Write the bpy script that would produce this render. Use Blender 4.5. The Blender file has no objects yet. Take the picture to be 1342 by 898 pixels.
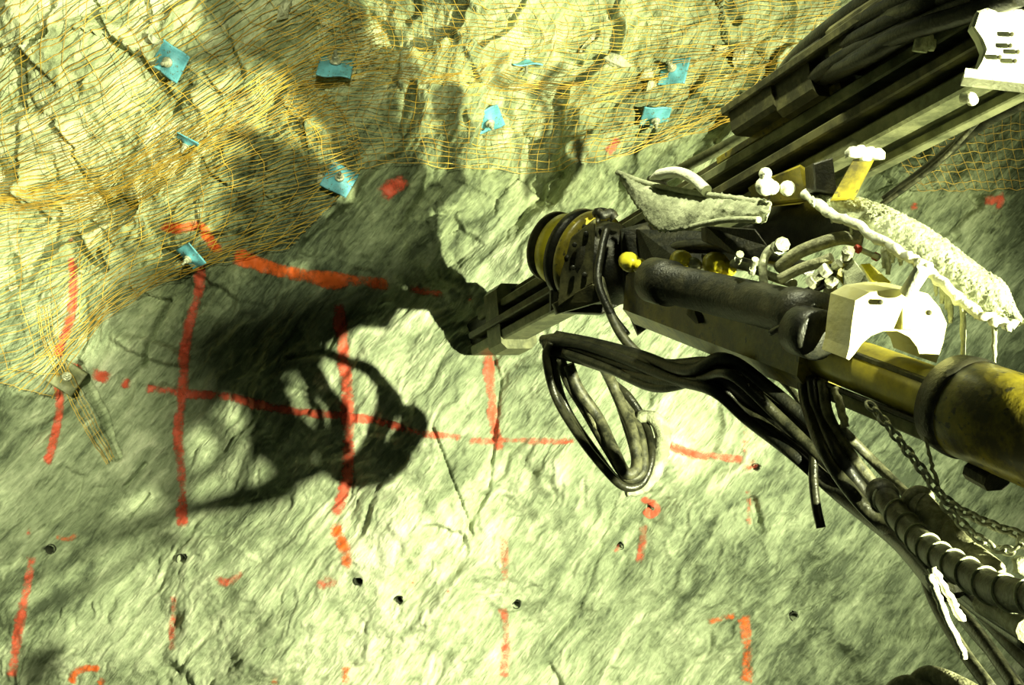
import bpy, math, random
import numpy as np
from mathutils import Vector, Matrix

random.seed(7)
rng = np.random.RandomState(11)
scn = bpy.context.scene
COL = scn.collection

# ------------------------------------------------------------------ camera, world, lights
F = 1439.0                       # focal length in pixels of the 1342 x 898 frame
CX, CY = 671.0, 449.0
cam_d = bpy.data.cameras.new('camera'); cam_d.sensor_width = 36.0
cam_d.lens = 36.0 * F / 1342.0; cam_d.clip_start = 0.05
cam = bpy.data.objects.new('camera', cam_d); COL.objects.link(cam)
cam.rotation_euler = (math.pi / 2, 0, 0)
scn.camera = cam
scn.view_settings.view_transform = 'Standard'
scn.view_settings.look = 'None'
scn.view_settings.gamma = 1.0
scn.view_settings.use_curve_mapping = False
scn.view_settings.exposure = 0.0

world = bpy.data.worlds.new('world'); scn.world = world; world.use_nodes = True
wb = world.node_tree.nodes['Background']
wb.inputs[0].default_value = (0.50, 0.62, 0.33, 1); wb.inputs[1].default_value = 0.038

def spot(name, loc, aim, power, size_deg, blend, radius, colr):
    l = bpy.data.lights.new(name, 'SPOT'); l.energy = power; l.spot_size = math.radians(size_deg)
    l.spot_blend = blend; l.shadow_soft_size = radius; l.color = colr
    o = bpy.data.objects.new(name, l); COL.objects.link(o); o.location = loc
    o.rotation_euler = (Vector(aim) - Vector(loc)).to_track_quat('-Z', 'Y').to_euler()
    return o
# work lamp on the rig's right-hand side; the other spots are added fill lights
spot('rig_work_lamp', (3.62, 0.0, -0.10), (-1.5, 6.0, -0.15), 5700, 76, 0.95, 0.045, (0.97, 1.0, 0.60))
spot('upper_fill_light', (0.2, 0.0, 1.7), (-2.1, 6.0, 3.75), 900, 66, 0.14, 0.10, (0.96, 1.0, 0.62))  # added fill, thins the boom and feed shadow on the upper face

spot('left_fill_light', (-1.9, 0.4, 0.9), (-3.1, 6.0, -0.5), 1700, 30, 0.9, 0.12, (0.97, 1.0, 0.60))  # added fill, washes out the boom shadow at the left edge

spot('overhead_fill_light', (0.45, 2.75, 2.6), (0.62, 3.55, 0.45), 560, 46, 0.9, 0.06, (0.97, 1.0, 0.62))  # added fill from above, brightens the covers and boom head

# ------------------------------------------------------------------ small helpers
def P(px, py, d):
    return np.array([(px - CX) / F * d, d, -(py - CY) / F * d])

def tag(o, label=None, cat=None, group=None, kind=None):
    if label: o['label'] = label
    if cat: o['category'] = cat
    if group: o['group'] = group
    if kind: o['kind'] = kind
    return o

def thing(name, loc, label, cat, group=None):
    o = bpy.data.objects.new(name, None); COL.objects.link(o); o.location = tuple(float(c) for c in loc)
    o.empty_display_size = 0.1
    return tag(o, label, cat, group)

def wloc(o):
    v = np.zeros(3)
    while o is not None:
        v += np.array(o.location); o = o.parent
    return v

def nrm(v):
    v = np.asarray(v, float); return v / max(1e-9, np.linalg.norm(v))

def smooth_path(pts, n=8):
    pts = [np.asarray(p, float) for p in pts]
    if len(pts) < 3: 
        return [pts[0] + (pts[-1] - pts[0]) * t for t in np.linspace(0, 1, n + 1)]
    out = []
    ext = [2 * pts[0] - pts[1]] + pts + [2 * pts[-1] - pts[-2]]
    for i in range(1, len(ext) - 2):
        p0, p1, p2, p3 = ext[i - 1:i + 3]
        for k in range(n):
            t = k / n
            out.append(0.5 * ((2 * p1) + (-p0 + p2) * t + (2 * p0 - 5 * p1 + 4 * p2 - p3) * t * t + (-p0 + 3 * p1 - 3 * p2 + p3) * t ** 3))
    out.append(pts[-1])
    return out

class MB:
    def __init__(s): s.v = []; s.f = []; s.sm = []
    def add(s, v, f, smooth=False):
        b = len(s.v); s.v += [tuple(p) for p in v]; s.f += [tuple(i + b for i in q) for q in f]; s.sm += [smooth] * len(f)
        return s
    def frame(s, a):
        a = nrm(a); up = np.array([0, 0, 1.0])
        if abs(a[2]) > 0.95: up = np.array([1.0, 0, 0])
        u = nrm(np.cross(up, a)); w = np.cross(a, u)
        return u, w
    def tube(s, path, r, seg=10, caps=True):
        path = [np.asarray(p, float) for p in path]; n = len(path)
        rr = r if hasattr(r, '__len__') else [r] * n
        t0 = nrm(path[1] - path[0]); u, w = s.frame(t0); vs = []
        for i in range(n):
            t = nrm(path[min(i + 1, n - 1)] - path[max(i - 1, 0)])
            u = nrm(u - t * np.dot(u, t)); w = np.cross(t, u)
            for k in range(seg):
                a = 2 * math.pi * k / seg
                vs.append(path[i] + rr[i] * (math.cos(a) * u + math.sin(a) * w))
        fs = []
        for i in range(n - 1):
            for k in range(seg):
                k2 = (k + 1) % seg
                fs.append((i * seg + k, i * seg + k2, (i + 1) * seg + k2, (i + 1) * seg + k))
        s.add(vs, fs, True)
        if caps:
            s.add([vs[k] for k in range(seg)], [tuple(range(seg))[::-1]])
            s.add([vs[(n - 1) * seg + k] for k in range(seg)], [tuple(range(seg))])
        return s
    def lathe(s, p0, p1, prof, seg=40, sm=True):
        """prof: list of (t along p0->p1 in metres, radius)"""
        p0 = np.asarray(p0, float); a = nrm(np.asarray(p1) - p0); u, w = s.frame(a); vs = []; n = len(prof)
        for (t, r) in prof:
            for k in range(seg):
                an = 2 * math.pi * k / seg
                vs.append(p0 + a * t + max(r, 1e-4) * (math.cos(an) * u + math.sin(an) * w))
        for i in range(n - 1):
            q = []
            for k in range(seg):
                k2 = (k + 1) % seg
                q.append((k, k2, seg + k2, seg + k))
            s.add(vs[i * seg:(i + 2) * seg], q, sm)
        return s
    def cyl(s, p0, p1, r, r1=None, seg=20):
        L = np.linalg.norm(np.asarray(p1, float) - np.asarray(p0, float)); r1 = r if r1 is None else r1; e = min(0.1 * r, L * .2)
        return s.lathe(p0, p1, [(0, 0), (0, r - e), (e, r), (L - e, r1), (L, r1 - e), (L, 0)], seg)
    def beam(s, p0, p1, up, w, h, bev=0.15):
        """box from p0 to p1; h along 'up', w across; chamfered edges"""
        p0 = np.asarray(p0, float); p1 = np.asarray(p1, float); a = nrm(p1 - p0)
        up = nrm(np.asarray(up, float) - a * np.dot(up, a)); c = np.cross(a, up)
        b = bev * min(w, h)
        oc = [(w / 2 - b, h / 2), (w / 2, h / 2 - b), (w / 2, -h / 2 + b), (w / 2 - b, -h / 2), (-w / 2 + b, -h / 2), (-w / 2, -h / 2 + b), (-w / 2, h / 2 - b), (-w / 2 + b, h / 2)]
        vs = [p + c * x + up * y for p in (p0, p1) for x, y in oc]
        fs = [(i, (i + 1) % 8, 8 + (i + 1) % 8, 8 + i) for i in range(8)] + [tuple(range(8))[::-1], tuple(range(8, 16))]
        return s.add(vs, fs)
    def slab(s, poly, vec, bev=0.0):
        """poly: 3D outline; vec: 3D thickness vector"""
        n = len(poly); poly = [np.asarray(p, float) for p in poly]; vec = np.asarray(vec, float)
        c = sum(poly) / n
        if bev > 0:
            ins = [p + (c - p) / max(1e-6, np.linalg.norm(c - p)) * bev for p in poly]; e = nrm(vec) * bev
            rings = [ins, [p + e for p in poly], [p + vec - e for p in poly], [p + vec for p in ins]]
        else: rings = [poly, [p + vec for p in poly]]
        vs = [p for r in rings for p in r]; fs = []
        for k in range(len(rings) - 1):
            fs += [(k * n + i, k * n + (i + 1) % n, (k + 1) * n + (i + 1) % n, (k + 1) * n + i) for i in range(n)]
        fs += [tuple(range(n))[::-1], tuple(range((len(rings) - 1) * n, len(rings) * n))]
        return s.add(vs, fs)
    def sheet(s, top, bot, nu, nv, thick, bulge=0.05, rough=0.01, seed=1):
        """crumpled thick cloth between two 3D edge paths"""
        r = np.random.RandomState(seed)
        def res(path, n):
            path = np.array(smooth_path(path, 10)); L = np.r_[0, np.cumsum(np.linalg.norm(np.diff(path, axis=0), axis=1))]
            return np.stack([np.interp(np.linspace(0, L[-1], n), L, path[:, k]) for k in range(3)], 1)
        T = res(top, nu); B = res(bot, nu); g = np.zeros((nu, nv, 3))
        for j in range(nv):
            v = j / (nv - 1); g[:, j] = T * (1 - v) + B * v
            g[:, j, 1] -= bulge * math.sin(math.pi * v)
        uu, vv = np.meshgrid(np.arange(nu), np.arange(nv), indexing='ij')
        w = 0
        for k in range(6):
            w = w + np.sin(uu * r.uniform(.1, .8) + vv * r.uniform(-.9, .9) + r.uniform(0, 6)) / 6
        w = w + r.randn(nu, nv) * 0.55
        g[:, :, 1] += w * rough; g[:, :, 2] += r.randn(nu, nv) * rough * .45
        front = g.reshape(-1, 3); back = front + np.array([0, thick, 0]); N = nu * nv
        fs = []
        for i in range(nu - 1):
            for j in range(nv - 1):
                a = i * nv + j; q = (a, a + 1, a + nv + 1, a + nv); fs.append(q); fs.append(tuple(N + k for k in q)[::-1])
        for i in range(nu - 1):
            for j in (0, nv - 1):
                a = i * nv + j; fs.append((a, a + nv, a + nv + N, a + N))
        for j in range(nv - 1):
            for i in (0, nu - 1):
                a = i * nv + j; fs.append((a, a + 1, a + 1 + N, a + N))
        return s.add(np.vstack([front, back]), fs, True)
    def build(s, name, mat, parent=None):
        me = bpy.data.meshes.new(name); off = wloc(parent) if parent is not None else np.zeros(3)
        me.from_pydata([(p[0] - off[0], p[1] - off[1], p[2] - off[2]) for p in s.v], [], s.f)
        me.polygons.foreach_set('use_smooth', s.sm)
        me.materials.append(mat); me.validate(); me.update()
        import bmesh
        bm = bmesh.new(); bm.from_mesh(me)
        bmesh.ops.remove_doubles(bm, verts=bm.verts, dist=1e-5)
        bmesh.ops.recalc_face_normals(bm, faces=bm.faces); bm.to_mesh(me); bm.free()
        o = bpy.data.objects.new(name, me); COL.objects.link(o)
        if parent is not None: o.parent = parent
        return o

# ------------------------------------------------------------------ materials
def new_mat(name):
    m = bpy.data.materials.new(name); m.use_nodes = True
    return m, m.node_tree, m.node_tree.nodes['Principled BSDF']

def N(nt, kind, **kw):
    n = nt.nodes.new(kind)
    for k, v in kw.items(): setattr(n, k, v)
    return n

def dirty(name, c1, c2, scale=14, rough=0.5, metal=0.0, bump=0.004, lo=0.42, hi=0.62, c3=None, spec=0.5, coat=0.0):
    m, nt, b = new_mat(name); tc = N(nt, 'ShaderNodeTexCoord')
    n = N(nt, 'ShaderNodeTexNoise'); n.inputs['Scale'].default_value = scale; n.inputs['Detail'].default_value = 8; n.inputs['Roughness'].default_value = 0.65
    nt.links.new(tc.outputs['Object'], n.inputs['Vector'])
    r = N(nt, 'ShaderNodeValToRGB'); r.color_ramp.elements[0].position = lo; r.color_ramp.elements[1].position = hi
    r.color_ramp.elements[0].color = (*c1, 1); r.color_ramp.elements[1].color = (*c2, 1)
    nt.links.new(n.outputs['Fac'], r.inputs[0]); src = r.outputs[0]
    n2 = N(nt, 'ShaderNodeTexNoise'); n2.inputs['Scale'].default_value = scale * 6; n2.inputs['Detail'].default_value = 4
    nt.links.new(tc.outputs['Object'], n2.inputs['Vector'])
    if c3:
        r3 = N(nt, 'ShaderNodeValToRGB'); r3.color_ramp.elements[0].position = .60; r3.color_ramp.elements[1].position = .68
        nt.links.new(n2.outputs['Fac'], r3.inputs[0]); mx = N(nt, 'ShaderNodeMix', data_type='RGBA')
        nt.links.new(r3.outputs[0], mx.inputs[0]); nt.links.new(src, mx.inputs[6]); mx.inputs[7].default_value = (*c3, 1); src = mx.outputs[2]
    nt.links.new(src, b.inputs['Base Color'])
    b.inputs['Roughness'].default_value = rough; b.inputs['Metallic'].default_value = metal; b.inputs['Specular IOR Level'].default_value = spec
    b.inputs['Coat Weight'].default_value = coat; b.inputs['Coat Roughness'].default_value = .25
    ad = N(nt, 'ShaderNodeMath', operation='ADD'); nt.links.new(n.outputs['Fac'], ad.inputs[0]); nt.links.new(n2.outputs['Fac'], ad.inputs[1])
    bu = N(nt, 'ShaderNodeBump'); bu.inputs['Distance'].default_value = bump; bu.inputs['Strength'].default_value = .8
    nt.links.new(ad.outputs[0], bu.inputs['Height']); nt.links.new(bu.outputs[0], b.inputs['Normal'])
    return m

M = {}
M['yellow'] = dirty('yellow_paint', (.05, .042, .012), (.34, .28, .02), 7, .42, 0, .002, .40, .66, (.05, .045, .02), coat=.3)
M['yellow_pale'] = dirty('blown_out_yellow_paint', (.85, .80, .35), (.95, .92, .55), 8, .5, 0, .002)  # yellow paled towards white, the lamp's glare put into the colour
M['tube'] = dirty('worn_yellow_tube', (.20, .18, .05), (.50, .42, .05), 6, .35, .1, .001, .38, .6, coat=.3)
M['yellow_clean'] = dirty('bright_yellow_paint', (.55, .46, .02), (.88, .76, .04), 10, .4, 0, .002, .35, .5, coat=.3)
M['olive'] = dirty('grimy_steel', (.035, .035, .018), (.12, .115, .05), 12, .5, .2, .002)
M['olive_light'] = dirty('dusty_steel', (.09, .10, .05), (.22, .23, .12), 10, .5, .2, .002)
M['dark'] = dirty('oily_black_steel', (.008, .009, .006), (.035, .033, .018), 18, .45, .1, .003)
M['black'] = dirty('black_rubber', (.006, .007, .005), (.022, .022, .013), 20, .4, 0, .002)
M['hose'] = dirty('dusty_hose_rubber', (.02, .022, .012), (.15, .15, .085), 22, .5, 0, .002, .40, .66)
M['hose_dark'] = dirty('wet_hose_rubber', (.008, .009, .005), (.05, .05, .028), 22, .33, 0, .002, .40, .70)
M['hose_pale'] = dirty('mud_coated_hose', (.16, .16, .09), (.42, .42, .26), 22, .6, 0, .004)
M['crust'] = dirty('dried_grout_crust', (.24, .26, .165), (.48, .51, .34), 22, .85, 0, .005, .36, .60)
M['white'] = dirty('white_splashed_paint', (.75, .77, .58), (.9, .92, .74), 16, .5, 0, .004)
M['wire'] = dirty('rusty_wire', (.42, .25, .03), (.85, .58, .10), 9, .4, .2, .0)
M['blue'] = dirty('blue_painted_plate', (.10, .34, .44), (.17, .52, .66), 12, .5, 0, .002, c3=(.12, .16, .12))
M['steel'] = dirty('splashed_steel', (.22, .23, .15), (.60, .62, .45), 18, .35, .2, .003)
M['grey_cloth'] = dirty('muddy_canvas', (.22, .24, .15), (.46, .49, .33), 14, .85, 0, .006)
M['hole'] = dirty('shaded_hole_rock', (.018, .022, .012), (.035, .042, .024), 24, .9, 0, .002)  # dark colour stands in for the shade deep inside the holes
M['loose'] = dirty('pale_rock', (.26, .28, .18), (.60, .62, .42), 9, .8, 0, .02)
M['red_cap'] = dirty('red_plastic', (.35, .03, .02), (.5, .06, .03), 12, .4)

def paint_mat(name, colr):
    m, nt, b = new_mat(name)
    b.inputs['Base Color'].default_value = (*colr, 1); b.inputs['Roughness'].default_value = .6
    tc = N(nt, 'ShaderNodeTexCoord'); n = N(nt, 'ShaderNodeTexNoise'); n.inputs['Scale'].default_value = 26; n.inputs['Detail'].default_value = 7; n.inputs['Roughness'].default_value = .7
    nt.links.new(tc.outputs['Object'], n.inputs['Vector'])
    at = N(nt, 'ShaderNodeAttribute', attribute_name='dens')
    a = N(nt, 'ShaderNodeMath', operation='MULTIPLY_ADD'); a.inputs[1].default_value = 2.6; a.inputs[2].default_value = -1.36
    nt.links.new(n.outputs['Fac'], a.inputs[0])
    s = N(nt, 'ShaderNodeMath', operation='ADD'); nt.links.new(a.outputs[0], s.inputs[0]); nt.links.new(at.outputs['Fac'], s.inputs[1])
    mr = N(nt, 'ShaderNodeMapRange'); mr.inputs[1].default_value = .10; mr.inputs[2].default_value = 1.05; mr.inputs[3].default_value = 0; mr.inputs[4].default_value = .95
    nt.links.new(s.outputs[0], mr.inputs[0]); mm = N(nt, 'ShaderNodeMath', operation='MULTIPLY')
    nt.links.new(mr.outputs[0], mm.inputs[0])
    m2 = N(nt, 'ShaderNodeMapRange'); m2.inputs[1].default_value = 0; m2.inputs[2].default_value = .35
    nt.links.new(at.outputs['Fac'], m2.inputs[0]); nt.links.new(m2.outputs[0], mm.inputs[1])
    nt.links.new(mm.outputs[0], b.inputs['Alpha'])
    return m
M['red_paint'] = paint_mat('red_spray_paint', (.78, .12, .065))
M['orange_paint'] = paint_mat('orange_spray_paint', (.95, .16, .025))

# ------------------------------------------------------------------ rock face
X0, X1, Z0, Z1, ST = -4.5, 3.6, -2.3, 2.35, 0.0078
nx = int((X1 - X0) / ST) + 1; nz = int((Z1 - Z0) / ST) + 1
gx = X0 + np.arange(nx) * ST; gz = Z0 + np.arange(nz) * ST
GX, GZ = np.meshgrid(gx, gz)

def vnoise(x, y, seed):
    r = np.random.RandomState(seed); T = 256
    ang = r.rand(T, T) * 2 * np.pi; gxx = np.cos(ang); gyy = np.sin(ang)
    xi = np.floor(x).astype(int); yi = np.floor(y).astype(int); fx = x - xi; fy = y - yi
    u = fx * fx * fx * (fx * (fx * 6 - 15) + 10); v = fy * fy * fy * (fy * (fy * 6 - 15) + 10)
    def g(i, j): 
        a = (xi + i) % T; b = (yi + j) % T
        return gxx[a, b] * (fx - i) + gyy[a, b] * (fy - j)
    return ((g(0, 0) * (1 - u) + g(1, 0) * u) * (1 - v) + (g(0, 1) * (1 - u) + g(1, 1) * u) * v) * 1.5

def fbm(x, y, seed, oct=5, gain=.5):
    s = 0; a = 1
    for k in range(oct):
        s = s + a * vnoise(x * 2 ** k + 13.7 * k, y * 2 ** k + 5.1 * k, seed + k); a *= gain
    return s

def facets(x, y, n, seed, tilt, step):
    """blocky rock: each cell of a Voronoi diagram is a tilted plane"""
    r = np.random.RandomState(seed); k0 = int(1.0 / ST); xm, ym = x[:, k0:], y[:, k0:]; sx = r.uniform(xm.min(), xm.max(), n); sy = r.uniform(ym.min(), ym.max(), n)
    tx = r.randn(n) * tilt; ty = r.randn(n) * tilt; o = r.randn(n) * step
    best = np.full(x.shape, 1e9); idx = np.zeros(x.shape, int); sec = np.full(x.shape, 1e9)
    for i in range(n):
        d = (x - sx[i]) ** 2 + (y - sy[i]) ** 2
        m = d < best; sec = np.where(m, best, np.minimum(sec, d)); best = np.where(m, d, best); idx[m] = i
    h = (x - sx[idx]) * tx[idx] + (y - sy[idx]) * ty[idx] + o[idx]
    return h, np.sqrt(sec) - np.sqrt(best)

def blur(G, n):
    for ax in (0, 1):
        c = np.cumsum(np.pad(G, [(n + 1, n) if k == ax else (0, 0) for k in (0, 1)], mode='edge'), axis=ax)
        G = ((c[2 * n + 1:] - c[:-2 * n - 1]) if ax == 0 else (c[:, 2 * n + 1:] - c[:, :-2 * n - 1])) / (2 * n + 1)
    return G

def sstep(a, b, x):
    t = np.clip((x - a) / (b - a), 0, 1); return t * t * (3 - 2 * t)

ang = math.radians(50)
wx = GX + .10 * fbm(GX * 2, GZ * 2, 3, 4); wz = GZ + .10 * fbm(GX * 2, GZ * 2, 33, 4)
A = wx * math.cos(ang) + wz * math.sin(ang)           # along the foliation
B = -wx * math.sin(ang) + wz * math.cos(ang)          # across it
upper = sstep(.25, 1.0, GZ + .25 * fbm(GX * 1.3, GZ * 1.3, 50, 3) + .35 * sstep(-.8, -2.2, GX))
H = np.full(GX.shape, 6.0)
H -= .30 * np.clip(GZ - .8, 0, 9) ** 1.4
H += .13 * fbm(GX * .8, GZ * .8, 5, 4)
h1, e1 = facets(A * .8, B * 1.9, 95, 21, .16, .05); H += blur(h1, 4) * (.13 + .33 * upper)
h2, e2 = facets(A * 1.0 + .3 * vnoise(A * 3, B * 3, 8), B * 2.4, 520, 22, .26, .02); H += blur(h2, 1) * (.10 + .42 * upper)
h3, e3 = facets(GX, GZ, 900, 24, .45, .022); H += h3 * upper * .40
fo = 1 - np.abs(fbm(A * 1.5, B * 9, 40, 5, .55)); H += -.026 * fo * (1 - .5 * upper)
fo2 = fbm(A * 6, B * 34, 60, 3, .6); H += .0065 * fo2
H += .012 * fbm(GX * 9, GZ * 9, 70, 4, .6) * (.6 + upper)
# ledge in the right-hand half where the face steps back
def to_px(x, y, z): return CX + x / y * F, CY - z / y * F
PX, PY = to_px(GX, 6.0, GZ)
def carve(pts, wid, depth, soft=1.0):
    """crack or gap, drawn by its course in the face"""
    global H
    best = np.full(PX.shape, 1e9)
    for (a, b) in zip(pts[:-1], pts[1:]):
        dx, dy = b[0] - a[0], b[1] - a[1]; t = np.clip(((PX - a[0]) * dx + (PY - a[1]) * dy) / (dx * dx + dy * dy), 0, 1)
        best = np.minimum(best, np.hypot(PX - a[0] - t * dx, PY - a[1] - t * dy))
    H += depth * (1 - sstep(wid * .35, wid * .35 + wid * soft, best))
def lump(px, py, rx, ry, rot, hgt):
    global H
    c, s = math.cos(math.radians(rot)), math.sin(math.radians(rot)); u = (PX - px) * c + (PY - py) * s; v = -(PX - px) * s + (PY - py) * c
    d = np.sqrt((u / rx) ** 2 + (v / ry) ** 2); H -= hgt * (1 - sstep(.55, 1.0, d))
for pts, w, d in [([(48, -10), (30, 28), (12, 58)], 5, .14), ([(812, 2), (796, 36)], 3, .12), ([(778, 52), (762, 66)], 5, .10),
                  ([(543, 128), (541, 144)], 8, .18), ([(536, 155), (530, 172)], 7, .15), ([(98, 312), (108, 335), (122, 352)], 8, .16),
                  ([(125, 330), (135, 352)], 5, .14), ([(548, 6), (552, 30), (540, 40)], 5, .10), ([(590, 60), (600, 78)], 5, .10),
                  ([(730, 80), (760, 84)], 4, .10), ([(940, 30), (955, 40)], 7, .12), ([(935, 72), (960, 74)], 6, .10),
                  ([(740, 72), (760, 70)], 5, .10), ([(10, 340), (18, 370)], 8, .10), ([(120, 258), (138, 262)], 8, .10),
                  ([(215, 395), (200, 430), (185, 480)], 4, .09), ([(570, 560), (620, 700)], 2.5, .03),
                  ([(640, 450), (655, 500), (640, 640), (600, 720)], 4, .03), ([(985, 655), (992, 690)], 6, .05),
                  ([(1040, 808), (1100, 780), (1180, 740)], 2.0, .02), ([(160, 640), (185, 610)], 2.5, .05), ([(165, 680), (190, 650)], 2, .03),
                  ([(100, 480), (130, 560), (145, 600)], 7, .07), ([(230, 150), (260, 120)], 4, .05), ([(340, 205), (328, 240)], 6, .09),
                  ([(480, 380), (430, 460), (380, 470)], 3, .03), ([(790, 715), (760, 800), (720, 850)], 3, .02),
                  ([(355, 148), (372, 120)], 6, .10)]:
    carve(pts, w, d)
for a in [(70, 110, 150, 110, -50, .12), (200, 460, 16, 60, -70, .06), (560, 790, 90, 30, -30, .03), (740, 610, 60, 30, -40, .04), (370, 840, 90, 40, -35, .06),
          (1180, 860, 90, 40, -10, .05), (700, 300, 90, 70, -20, .06), (135, 400, 24, 34, -20, .05)]:
    lump(*a)
HOLES = [(66, 720, 1.0), (237, 733, 1.0), (470, 761, 1.0), (677, 793, .8), (1041, 809, .9), (524, 786, .7), (991, 612, .75), (853, 665, .7), (814, 717, .6), (668, 449 + 9000, 1)]
HOLES = HOLES[:9]
Hs_rock = H.copy()
for (hx, hy, s) in HOLES:
    d = np.hypot(PX - hx, PY - hy); H += .30 * (d < 5.4 * s)

def samp(G, x, z):
    fx = np.clip((x - X0) / ST, 0, nx - 1.001); fz = np.clip((z - Z0) / ST, 0, nz - 1.001)
    i = fx.astype(int); j = fz.astype(int); u = fx - i; v = fz - j
    return (G[j, i] * (1 - u) + G[j, i + 1] * u) * (1 - v) + (G[j + 1, i] * (1 - u) + G[j + 1, i + 1] * u) * v
Hb = blur(blur(Hs_rock, 9), 9); Hn = blur(blur(Hs_rock, 20), 20)
def hit(px, py, G=None, off=0.0):
    G = Hs_rock if G is None else G
    px = np.atleast_1d(np.asarray(px, float)); py = np.atleast_1d(np.asarray(py, float)); y = np.full(px.shape, 5.9)
    for _ in range(14):
        y = .4 * y + .6 * (samp(G, (px - CX) / F * y, -(py - CY) / F * y) - off)
    return np.stack([(px - CX) / F * y, y, -(py - CY) / F * y], 1)

me = bpy.data.meshes.new('wall_front'); nv_ = nx * nz
me.vertices.add(nv_); co = np.stack([GX, H, GZ], -1).reshape(-1); me.vertices.foreach_set('co', co.astype(np.float32))
ii = (np.arange(nz - 1)[:, None] * nx + np.arange(nx - 1)[None, :]).reshape(-1)
q = np.stack([ii, ii + 1, ii + nx + 1, ii + nx], 1).astype(np.int32)
me.loops.add(q.size); me.loops.foreach_set('vertex_index', q.reshape(-1)); me.polygons.add(len(q))
me.polygons.foreach_set('loop_start', np.arange(0, q.size, 4, dtype=np.int32)); me.polygons.foreach_set('loop_total', np.full(len(q), 4, np.int32))
me.polygons.foreach_set('use_smooth', np.ones(len(q), bool))
# rock tone: noise, a paler dusty top left, other paler and darker patches
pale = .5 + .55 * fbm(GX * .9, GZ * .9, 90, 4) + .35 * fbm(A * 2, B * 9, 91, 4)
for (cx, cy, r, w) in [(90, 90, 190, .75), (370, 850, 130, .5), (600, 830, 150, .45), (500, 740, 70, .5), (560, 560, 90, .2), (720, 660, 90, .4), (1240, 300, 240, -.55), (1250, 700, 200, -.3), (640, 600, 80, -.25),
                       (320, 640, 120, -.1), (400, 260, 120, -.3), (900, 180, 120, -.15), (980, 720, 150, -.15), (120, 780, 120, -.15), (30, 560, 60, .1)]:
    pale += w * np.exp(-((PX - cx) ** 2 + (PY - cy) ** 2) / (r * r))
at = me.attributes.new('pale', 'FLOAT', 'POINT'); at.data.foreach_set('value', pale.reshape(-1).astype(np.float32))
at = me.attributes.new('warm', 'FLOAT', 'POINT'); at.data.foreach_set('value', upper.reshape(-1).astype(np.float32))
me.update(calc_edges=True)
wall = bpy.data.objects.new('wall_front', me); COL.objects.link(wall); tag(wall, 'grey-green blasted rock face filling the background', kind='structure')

m, nt, b = new_mat('rock'); tc = N(nt, 'ShaderNodeTexCoord')
mp = N(nt, 'ShaderNodeMapping'); mp.inputs['Rotation'].default_value = (0, ang, 0); nt.links.new(tc.outputs['Object'], mp.inputs['Vector'])
mp2 = N(nt, 'ShaderNodeMapping'); mp2.inputs['Scale'].default_value = (1.0, 1.0, 5.0); nt.links.new(mp.outputs[0], mp2.inputs['Vector'])
def noise(vec, sc, det=8, ro=.6, dist=0.0):
    n = N(nt, 'ShaderNodeTexNoise'); n.inputs['Scale'].default_value = sc; n.inputs['Detail'].default_value = det; n.inputs['Roughness'].default_value = ro; n.inputs['Distortion'].default_value = dist
    nt.links.new(vec, n.inputs['Vector']); return n.outputs['Fac']
def math_(op, a, b_, c=None):
    n = N(nt, 'ShaderNodeMath', operation=op)
    for k, v in enumerate((a, b_, c)):
        if v is None: continue
        if isinstance(v, (int, float)): n.inputs[k].default_value = v
        else: nt.links.new(v, n.inputs[k])
    return n.outputs[0]
fol = noise(mp2.outputs[0], 4.5, 10, .65, .6); fine = noise(mp2.outputs[0], 22, 8, .6); blo = noise(tc.outputs['Object'], 14, 8, .65)
pa = N(nt, 'ShaderNodeAttribute', attribute_name='pale'); wa = N(nt, 'ShaderNodeAttribute', attribute_name='warm')
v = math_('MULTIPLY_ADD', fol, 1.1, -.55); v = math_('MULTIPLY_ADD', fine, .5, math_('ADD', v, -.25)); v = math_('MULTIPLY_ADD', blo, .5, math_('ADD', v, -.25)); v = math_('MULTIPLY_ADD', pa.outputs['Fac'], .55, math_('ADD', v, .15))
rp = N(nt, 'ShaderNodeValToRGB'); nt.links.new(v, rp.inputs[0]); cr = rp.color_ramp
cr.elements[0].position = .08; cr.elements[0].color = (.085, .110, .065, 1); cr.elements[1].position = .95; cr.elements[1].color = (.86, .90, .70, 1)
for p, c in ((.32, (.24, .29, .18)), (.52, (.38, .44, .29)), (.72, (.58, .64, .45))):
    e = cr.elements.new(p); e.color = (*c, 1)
mx = N(nt, 'ShaderNodeMix', data_type='RGBA', blend_type='MULTIPLY'); nt.links.new(math_('MULTIPLY', wa.outputs['Fac'], .9), mx.inputs[0]); nt.links.new(rp.outputs[0], mx.inputs[6]); mx.inputs[7].default_value = (1.0, .98, .86, 1)
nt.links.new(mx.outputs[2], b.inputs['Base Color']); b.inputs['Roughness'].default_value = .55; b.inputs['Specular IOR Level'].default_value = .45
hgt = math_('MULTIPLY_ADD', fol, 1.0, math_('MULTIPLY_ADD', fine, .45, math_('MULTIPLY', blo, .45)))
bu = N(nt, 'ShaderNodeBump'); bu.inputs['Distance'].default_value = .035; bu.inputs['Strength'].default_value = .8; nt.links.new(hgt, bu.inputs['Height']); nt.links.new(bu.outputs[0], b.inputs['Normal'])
me.materials.append(m)

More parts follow.
